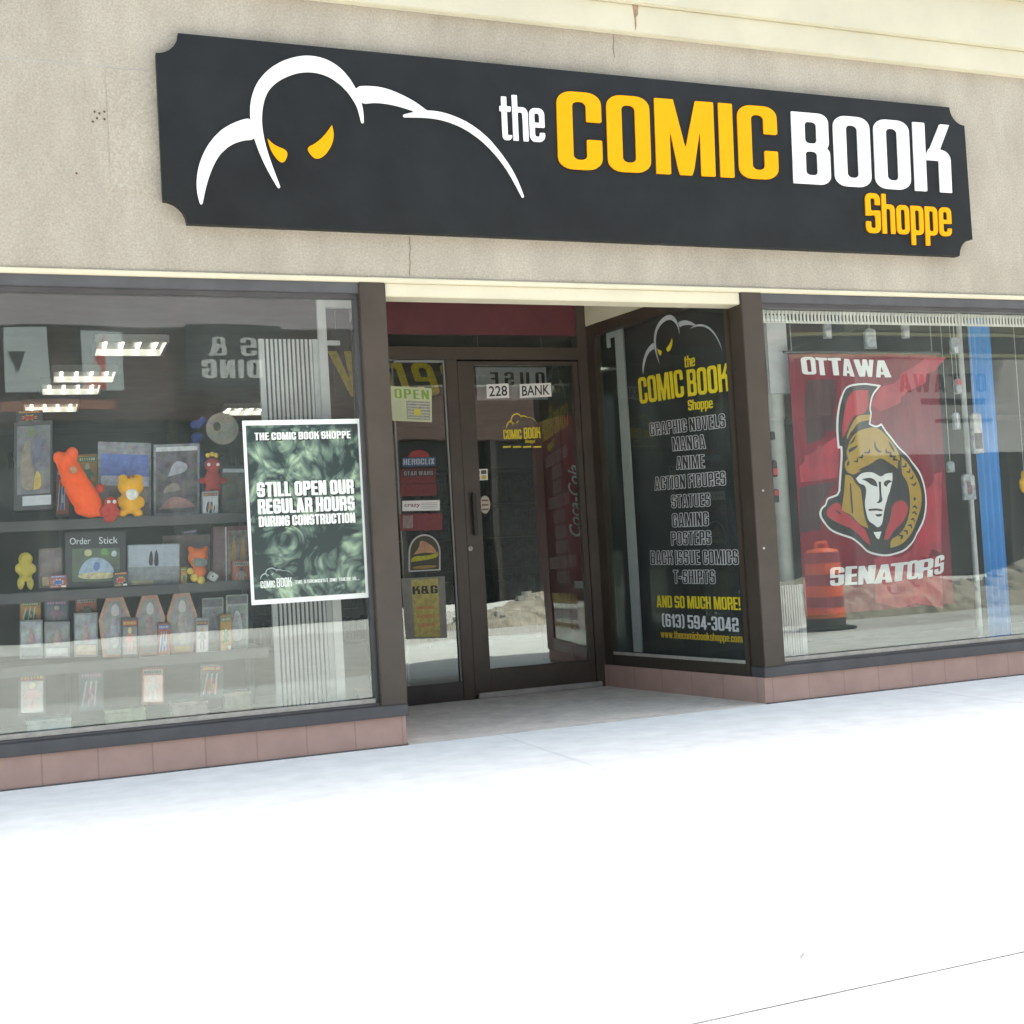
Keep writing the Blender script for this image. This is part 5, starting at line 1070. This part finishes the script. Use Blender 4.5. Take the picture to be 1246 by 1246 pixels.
hang('keychain', 943, 570, .04, .10, .16, 'red and black charm hanging in front of the column, upper one', m_('tag_black', (.02, .02, .02)), 'keychain', [('charm', .1, .1, .9, .5, m_('packet_red', (.4, .04, .05)))])
hang('keychain', 945, 603, .04, .08, .16, 'red and black charm hanging in front of the column, lower one', m_('tag_black', (.02, .02, .02)), 'keychain', [('charm', .1, .5, .9, .9, m_('packet_red', (.4, .04, .05)))])
p = at(1247, 590, .3); e = MB().ball((p.x, .3, p.z), .04, .03, .06).ball((p.x+.01, .3, p.z+.07), .03).ball((p.x-.03, .3, p.z+.02), .016).ball((p.x+.04, .3, p.z+.02), .016)
o = thing('plush_toy', (p.x, .3, p.z-.06), 'yellow soft toy at the far right edge of the right window', 'plush toy')
fuzzy(put('body', e, YP, o, smooth=True)); put('cord', MB().tube((p.x, .3, p.z+.09), (p.x, .3, 2.34), .002, .002, 6), m_('cord_grey', (.35, .35, .33)), o)
t = thing('display_stand', (5.6, 1.31, .2), 'dark partition behind the flag and curtain in the right window', 'partition')
put('back_panel', MB().box(4.1, XE1-.02, 1.305, 1.33, .2, 1.75), mat('stand_black', (.022, .02, .019)), t); put('top_rail', MB().box(4.1, XE1-.02, 1.302, 1.35, 1.7505, 1.79), mat('shelf_lip', (.05, .05, .05)), t)
# banners hung inside the shop, read from within
def banner(px0, py0, px1, py1, y, m, label, txt, bx, tm, h, **k):
    a = at(px0, py1, y); b = at(px1, py0, y); t = thing('hanging_banner', ((a.x+b.x)/2, y, a.z), label, 'banner', 'banners hung inside the shop')
    put('sheet', MB().box(a.x, b.x, y-.003, y+.003, a.z, b.z), m, t)
    for x in (a.x+.03, b.x-.03): put('cord', MB().tube((x, y, b.z), (x, y, 2.86), .003, .003, 6), m_('cord_grey', (.35, .35, .33)), t)
    for sgn in (-1, 1):      # the print shows through on both faces
        pl = Plane((0, y, 0), (-1, 0, 0), (0, 0, 1)); c0 = at(bx[2], bx[3], y); c1 = at(bx[0], bx[1], y)
        text('lettering', txt, pl, (-c0.x, c0.z), (-c1.x, c0.z), (-c0.x+k.get('lean', 0), c0.z+(c1.z-c0.z)*h), tm, t, .0035 if sgn > 0 else -.0055, .002, px=False, gap=k.get('gap', .2))
banner(408, 403, 575, 482, 3.0, m_('banner_black', (.03, .028, .025)), 'black banner with big yellow letters inside the shop, behind the entrance side glass', 'nenW', (415, 440, 572, 481), m_('banner_yellow', (.62, .50, .02)), 1.3, gap=.14, lean=.10)
banner(581, 447, 664, 487, 3.5, m_('banner_grey', (.78, .82, .82), .7, .1), 'pale grey banner with dark reversed letters inside the shop, behind the house number', 'OUSE', (596, 453, 663, 469), m_('banner_ink', (.04, .04, .04)), 1.0, gap=.3)
# drinks cooler behind the door
q0 = at(684, 560, 2.4); q1 = at(716, 560, 2.4); KZ0, KZ1 = .01, at(700, 505, 2.4).z
t = thing('drinks_cooler', ((q0.x+q1.x)/2, 2.4, .01), 'tall red drinks cooler with white script lettering behind the entrance door', 'cooler')
put('cabinet', MB().box(q0.x, q1.x+.25, 2.4, 3.0, KZ0, KZ1), mat('cooler_red', (.26, .012, .018), .35, .1, 3), t, bevel=.01)
put('plinth', MB().box(q0.x-.005, q1.x+.255, 2.39, 3.01, .011, .1), BLACK, t)
CP = Plane((0, 2.4, 0), (0, 0, 1), (-1, 0, 0))
font('lettering', 'Coca-Cola', CP, (706.5, 653), (704, 566), (693, 653), m_('cooler_white', (.60, .58, .56)), t, .002, .0015, bold=.01, shear=.35)
on(t, facing(2.4), [(699, 716), (712, 716), (712, 707), (699, 707)], 'label', 0, 0, 1, 1, PAPER, .002)

# ================================================================ ACROSS THE STREET (seen in the panes)
def rp(px, py, yg=GY, yo=OPP): return mirror(px, py, yg, yo)
OP = Plane((0, OPP+.0, 0), (-1, 0, 0), (0, 0, 1))
OPB = mat('opposite_brick', (.10, .055, .045), .85, .3, 5)
def opp_building(x0, x1, hgt, label, wallm, fascia, shopz, wins):
    t = thing('opposite_building', ((x0+x1)/2, OPP, 0), label, 'building', 'buildings across the street')
    b = MB().box(x0, x1, OPP-12, OPP-.5, 0, hgt)
    # front wall pieces round the upper windows and over the shopfront
    b.box(x0, x1, OPP-.5, OPP, shopz, 5.2)
    n, zr, hh_ = wins; w = (x1-x0)/n
    for zb in zr:
        b.box(x0, x1, OPP-.5, OPP, zb+hh_, min(hgt, zb+3.2))
        for k in range(n+1):
            xa = x0+w*k-w*.22 if k else x0; xb = x0+w*k+w*.22 if k < n else x1
            b.box(xa, xb, OPP-.5, OPP, zb, zb+hh_)
        for k in range(n):
            fr = put('window', MB().box(x0+w*k+w*.22, x0+w*k+w*.78, OPP-.32, OPP-.24, zb, zb+.08).box(x0+w*k+w*.22, x0+w*k+w*.78, OPP-.32, OPP-.24, zb+hh_*.5-.03, zb+hh_*.5+.03), WHITE, t)
            put('pane', MB().quad((x0+w*k+w*.78, OPP-.28, zb), (x0+w*k+w*.22, OPP-.28, zb), (x0+w*k+w*.22, OPP-.28, zb+hh_), (x0+w*k+w*.78, OPP-.28, zb+hh_)), mat('far_pane', (.03, .035, .04), .1), fr)
    put('wall', b, wallm, t)
    put('fascia', MB().box(x0, x1, OPP+.001, OPP+.12, *fascia[0]), fascia[1], t)
    put('cornice', MB().box(x0, x1, OPP+.001, OPP+.35, hgt-.5, hgt+.1), fascia[1], t)
    fr = MB(); k = x0
    while k < x1: fr.box(k, k+.12, OPP-.45, OPP-.02, 0, shopz); k += 2.0
    put('shopfront_frame', fr, mat('far_frame', (.04, .035, .03), .5), t)
    put('shopfront_glass', MB().quad((x1, OPP-.4, 0), (x0, OPP-.4, 0), (x0, OPP-.4, shopz), (x1, OPP-.4, shopz)), mat('far_shop_glass', (.02, .022, .024), .15), t)
    return t
fz_a = rp(130, 398).z; fz_b = rp(130, 360).z
LIL = mat('lilac_fascia', (.40, .34, .37), .8, .1, 2)
opp_building(-10, 6.3, 9.5, 'brick building across the street with lilac-grey band, mirrored in the left window', OPB, ((fz_a, fz_b), LIL), 3.4, (6, (5.2,), 2.1))
opp_building(6.6, 14.6, 8.6, 'dark brown building across the street, mirrored in the entrance glass', mat('far_brown', (.10, .06, .05), .85, .3, 5), ((4.6, 5.0), mat('far_maroon', (.14, .03, .03), .7)), 3.3, (4, (5.2,), 2.1))
opp_building(15.0, 36, 9.8, 'grey rendered building across the street, mirrored in the right window', mat('far_grey', (.16, .15, .145), .9, .2, 3), ((5.0, 5.3), mat('far_olive', (.14, .12, .06), .7)), 3.0, (6, (5.3,), 2.1))
def opp_sign(name, px0, py0, px1, py1, m, label, yg=GY, cat='sign', d=.06, off=.14):
    yo = OPP+off; a = rp(px0, py0, yg, yo); b = rp(px1, py1, yg, yo); x0, x1 = sorted((a.x, b.x)); z0, z1 = sorted((a.z, b.z))
    t = thing(name, ((x0+x1)/2, yo, z0), label, cat, 'signs across the street')
    put('board', MB().box(x0, x1, yo-d, yo, z0, z1), m, t, bevel=.008)
    return t, x0, x1, z0, z1, Plane((0, yo, 0), (-1, 0, 0), (0, 0, 1))
def opp_text(t, pl, txt, x0, x1, z0, z1, m, **k): return text('lettering', txt, pl, (-x1, z0), (-x0, z0), (-x1, z1), m, t, .004, .01, px=False, **k)
FG = mat('far_panel_grey', (.50, .54, .54), .7, .06, 2); FD = mat('far_panel_dark', (.025, .022, .022), .6); FL = mat('far_letter_grey', (.62, .62, .60), .6)
t, x0, x1, z0, z1, pl = opp_sign('street_sign', 2, 398, 61, 478, FG, 'plain pale grey panel across the street mirrored at the left edge')
put('mark', on_plane(fill([[(-x0-.30*(x1-x0), z0+.30*(z1-z0)), (-x0-.10*(x1-x0), z0+.62*(z1-z0)), (-x0-.48*(x1-x0), z0+.62*(z1-z0))]], .01), pl, .004), FD, t)
t, x0, x1, z0, z1, pl = opp_sign('street_banner', 98, 402, 151, 476, FG, 'red and pale grey banner across the street mirrored above the toys', cat='banner')
wd, hg = x1-x0, z1-z0
put('red_field', on_plane(fill([[(-x1+wd*.45, z0+.02), (-x0-.02, z0+.02), (-x0-.1*wd, z0+hg*.15), (-x1+wd*.45, z1-.05)]], .01), pl, .004), mat('banner_red', (.50, .06, .04), .7), t)
put('mark', on_plane(fill([[(-x1+wd*.62, z0+.25*hg), (-x1+wd*.72, z0+.25*hg), (-x1+wd*.78, z0+.36*hg), (-x1+wd*.67, z0+.52*hg), (-x1+wd*.56, z0+.36*hg)]], .01), pl, .016), FG, t)
t, x0, x1, z0, z1, pl = opp_sign('street_sign', 226, 394, 345, 470, FD, 'dark shop sign across the street with pale letters S & DING, mirrored left of the post')
w_ = x1-x0
a = rp(312, 432, GY, OPP+.14); b = rp(253, 410, GY, OPP+.14); opp_text(t, pl, 'S &', min(a.x, b.x), max(a.x, b.x), min(a.z, b.z), max(a.z, b.z), FL, gap=.2)
a = rp(318, 459, GY, OPP+.14); b = rp(246, 437, GY, OPP+.14); opp_text(t, pl, 'DING', min(a.x, b.x), max(a.x, b.x), min(a.z, b.z), max(a.z, b.z), FL, gap=.14, off=.02)
t, x0, x1, z0, z1, pl = opp_sign('street_sign', 0, 489, 140, 500, mat('far_terracotta', (.34, .13, .08), .8), 'thin brick-coloured board across the street mirrored above the framed figure')
t, x0, x1, z0, z1, pl = opp_sign('street_sign', 1040, 438, 1262, 548, mat('far_panel_mid', (.5, .48, .47), .8, .1, 2), 'grey sign across the street with dark letters OTTAWA, mirrored over the flag')
a = rp(1200, 478, GY, OPP+.14); b = rp(1092, 456, GY, OPP+.14); opp_text(t, pl, 'OTTAWA', min(a.x, b.x), max(a.x, b.x), min(a.z, b.z), max(a.z, b.z), FD, gap=.12)
for y0_, y1_, xa, xb in ((492, 486, 1120, 1200), (512, 509, 1138, 1210)):
    a = rp(xb, y0_, GY, OPP+.14); b = rp(xa, y1_, GY, OPP+.14); put('rule', MB().box(min(a.x, b.x), max(a.x, b.x), OPP+.141, OPP+.15, min(a.z, b.z), max(a.z, b.z)), FD, t)
t, x0, x1, z0, z1, pl = opp_sign('street_awning', 962, 407, 1262, 432, FD, 'long dark awning with olive edges across the street mirrored above the flag', cat='awning', d=.05, off=.9)
OLV = mat('awning_olive', (.30, .27, .14), .7)
for za, zb in ((z1, z1+.07), (z0-.07, z0)): put('edge', MB().box(x0, x1, OPP+.84, OPP+.92, za+.001, zb-.001), OLV, t)
put('top', MB().box(x0, x1, OPP+.12, OPP+.84, z1-.05, z1-.005), FD, t)
# road works: rubble heap along the kerb, striped barrels
def heap(label, x0, x1, y, h, seed):
    b = MB(); n, mm = 60, 10; rr_ = random.Random(seed)
    g = {}
    for i in range(n+1):
        for j in range(mm+1):
            u, v = i/n, j/mm; e = math.sin(math.pi*v)**.7*min(1, 8*u*(1-u))
            g[i, j] = (x0+(x1-x0)*u+rr_.uniform(-.03, .03), y-.55+1.1*v+rr_.uniform(-.04, .04), -.02+e*(h*(.8+.25*math.sin(u*17+seed)*math.sin(u*7))+rr_.uniform(-.06, .06)))
    vs = [g[i, j] for i in range(n+1) for j in range(mm+1)]
    b.face_set(vs, [(i*(mm+1)+j, (i+1)*(mm+1)+j, (i+1)*(mm+1)+j+1, i*(mm+1)+j+1) for i in range(n) for j in range(mm)])
    t = thing('rubble_heap', ((x0+x1)/2, y, -.02), label, 'rubble heap')
    put('gravel', b, mat('gravel', (.36, .33, .27), .95, .38, 9, .6, 40), t)
    ch = MB()
    for k in range(150):
        u = rr_.random(); v = rr_.uniform(.25, .9); i, j = int(u*n), int(v*mm); p = g[i, j]; s = rr_.uniform(.02, .06)
        vs = [(p[0]+dx*s*rr_.uniform(.6, 1.3), p[1]+dy*s*rr_.uniform(.6, 1.3), p[2]+dz*s*rr_.uniform(.4, .9)) for dx in (-1, 1) for dy in (-1, 1) for dz in (-1, 1)]
        ch.face_set(vs, [(0,1,3,2),(4,6,7,5),(0,4,5,1),(2,3,7,6),(0,2,6,4),(1,5,7,3)])
    o = put('broken_concrete', ch, mat('concrete_lump', (.46, .45, .42), .9, .2, 9), t); o['kind'] = 'stuff'
    return t
heap('low grey rubble heap beyond the kerb, mirrored in the entrance door', 4.7, 13.5, -5.75, .58, 3)
BORG = mat('barrel_orange', (.85, .16, .015), .5, .1, 8); BWH = mat('barrel_dark', (.06, .06, .055), .5, .2)
def barrel(label):
    t = thing('traffic_barrel', (0, 0, 0), label, 'traffic barrel', 'striped barrels along the road works')
    prof = [(.20, .05), (.20, .14), (.195, .142), (.195, .25), (.19, .252), (.19, .36), (.187, .362), (.187, .47), (.182, .472), (.182, .58), (.178, .582), (.178, .69), (.174, .692), (.174, .80)]
    for k in range(7):
        put('band', MB().lathe((0, 0, 0), prof[2*k:2*k+2], 28), BWH if k % 2 == 0 else BORG, t)
    put('base', MB().lathe((0, 0, 0), [(.30, 0), (.30, .04), (.22, .05)], 28), BLACK, t); put('lid', MB().lathe((0, 0, 0), [(.174, .8005), (.15, .83), (.05, .845)], 28), BORG, t)
    put('handle', MB().path([(-.07, 0, .835), (-.07, 0, .90), (.07, 0, .90), (.07, 0, .835)], .018), BORG, t)
    return t
b0 = barrel('orange and dark banded traffic barrel by the kerb, mirrored left of the flag crest')
q_ = rp(1006, 772, GY, -4.3); b0.location = (q_.x, -4.3, -.02)

# a chip of stone lying on the pavement
p = atZ(978, 1165, 0.0); pb_ = MB().face_set([(p.x-.013, p.y-.008, .001), (p.x+.014, p.y-.009, .001), (p.x+.012, p.y+.01, .001), (p.x-.009, p.y+.009, .001), (p.x-.004, p.y-.003, .012), (p.x+.006, p.y+.002, .010)], [(0,3,2,1),(0,1,5,4),(1,2,5),(2,3,4,5),(3,0,4)])
tag(put('stone_chip', pb_, mat('stone_grey', (.30, .31, .31), .9, .3, 60)), 'small grey stone chip lying alone on the bright pavement', 'stone')
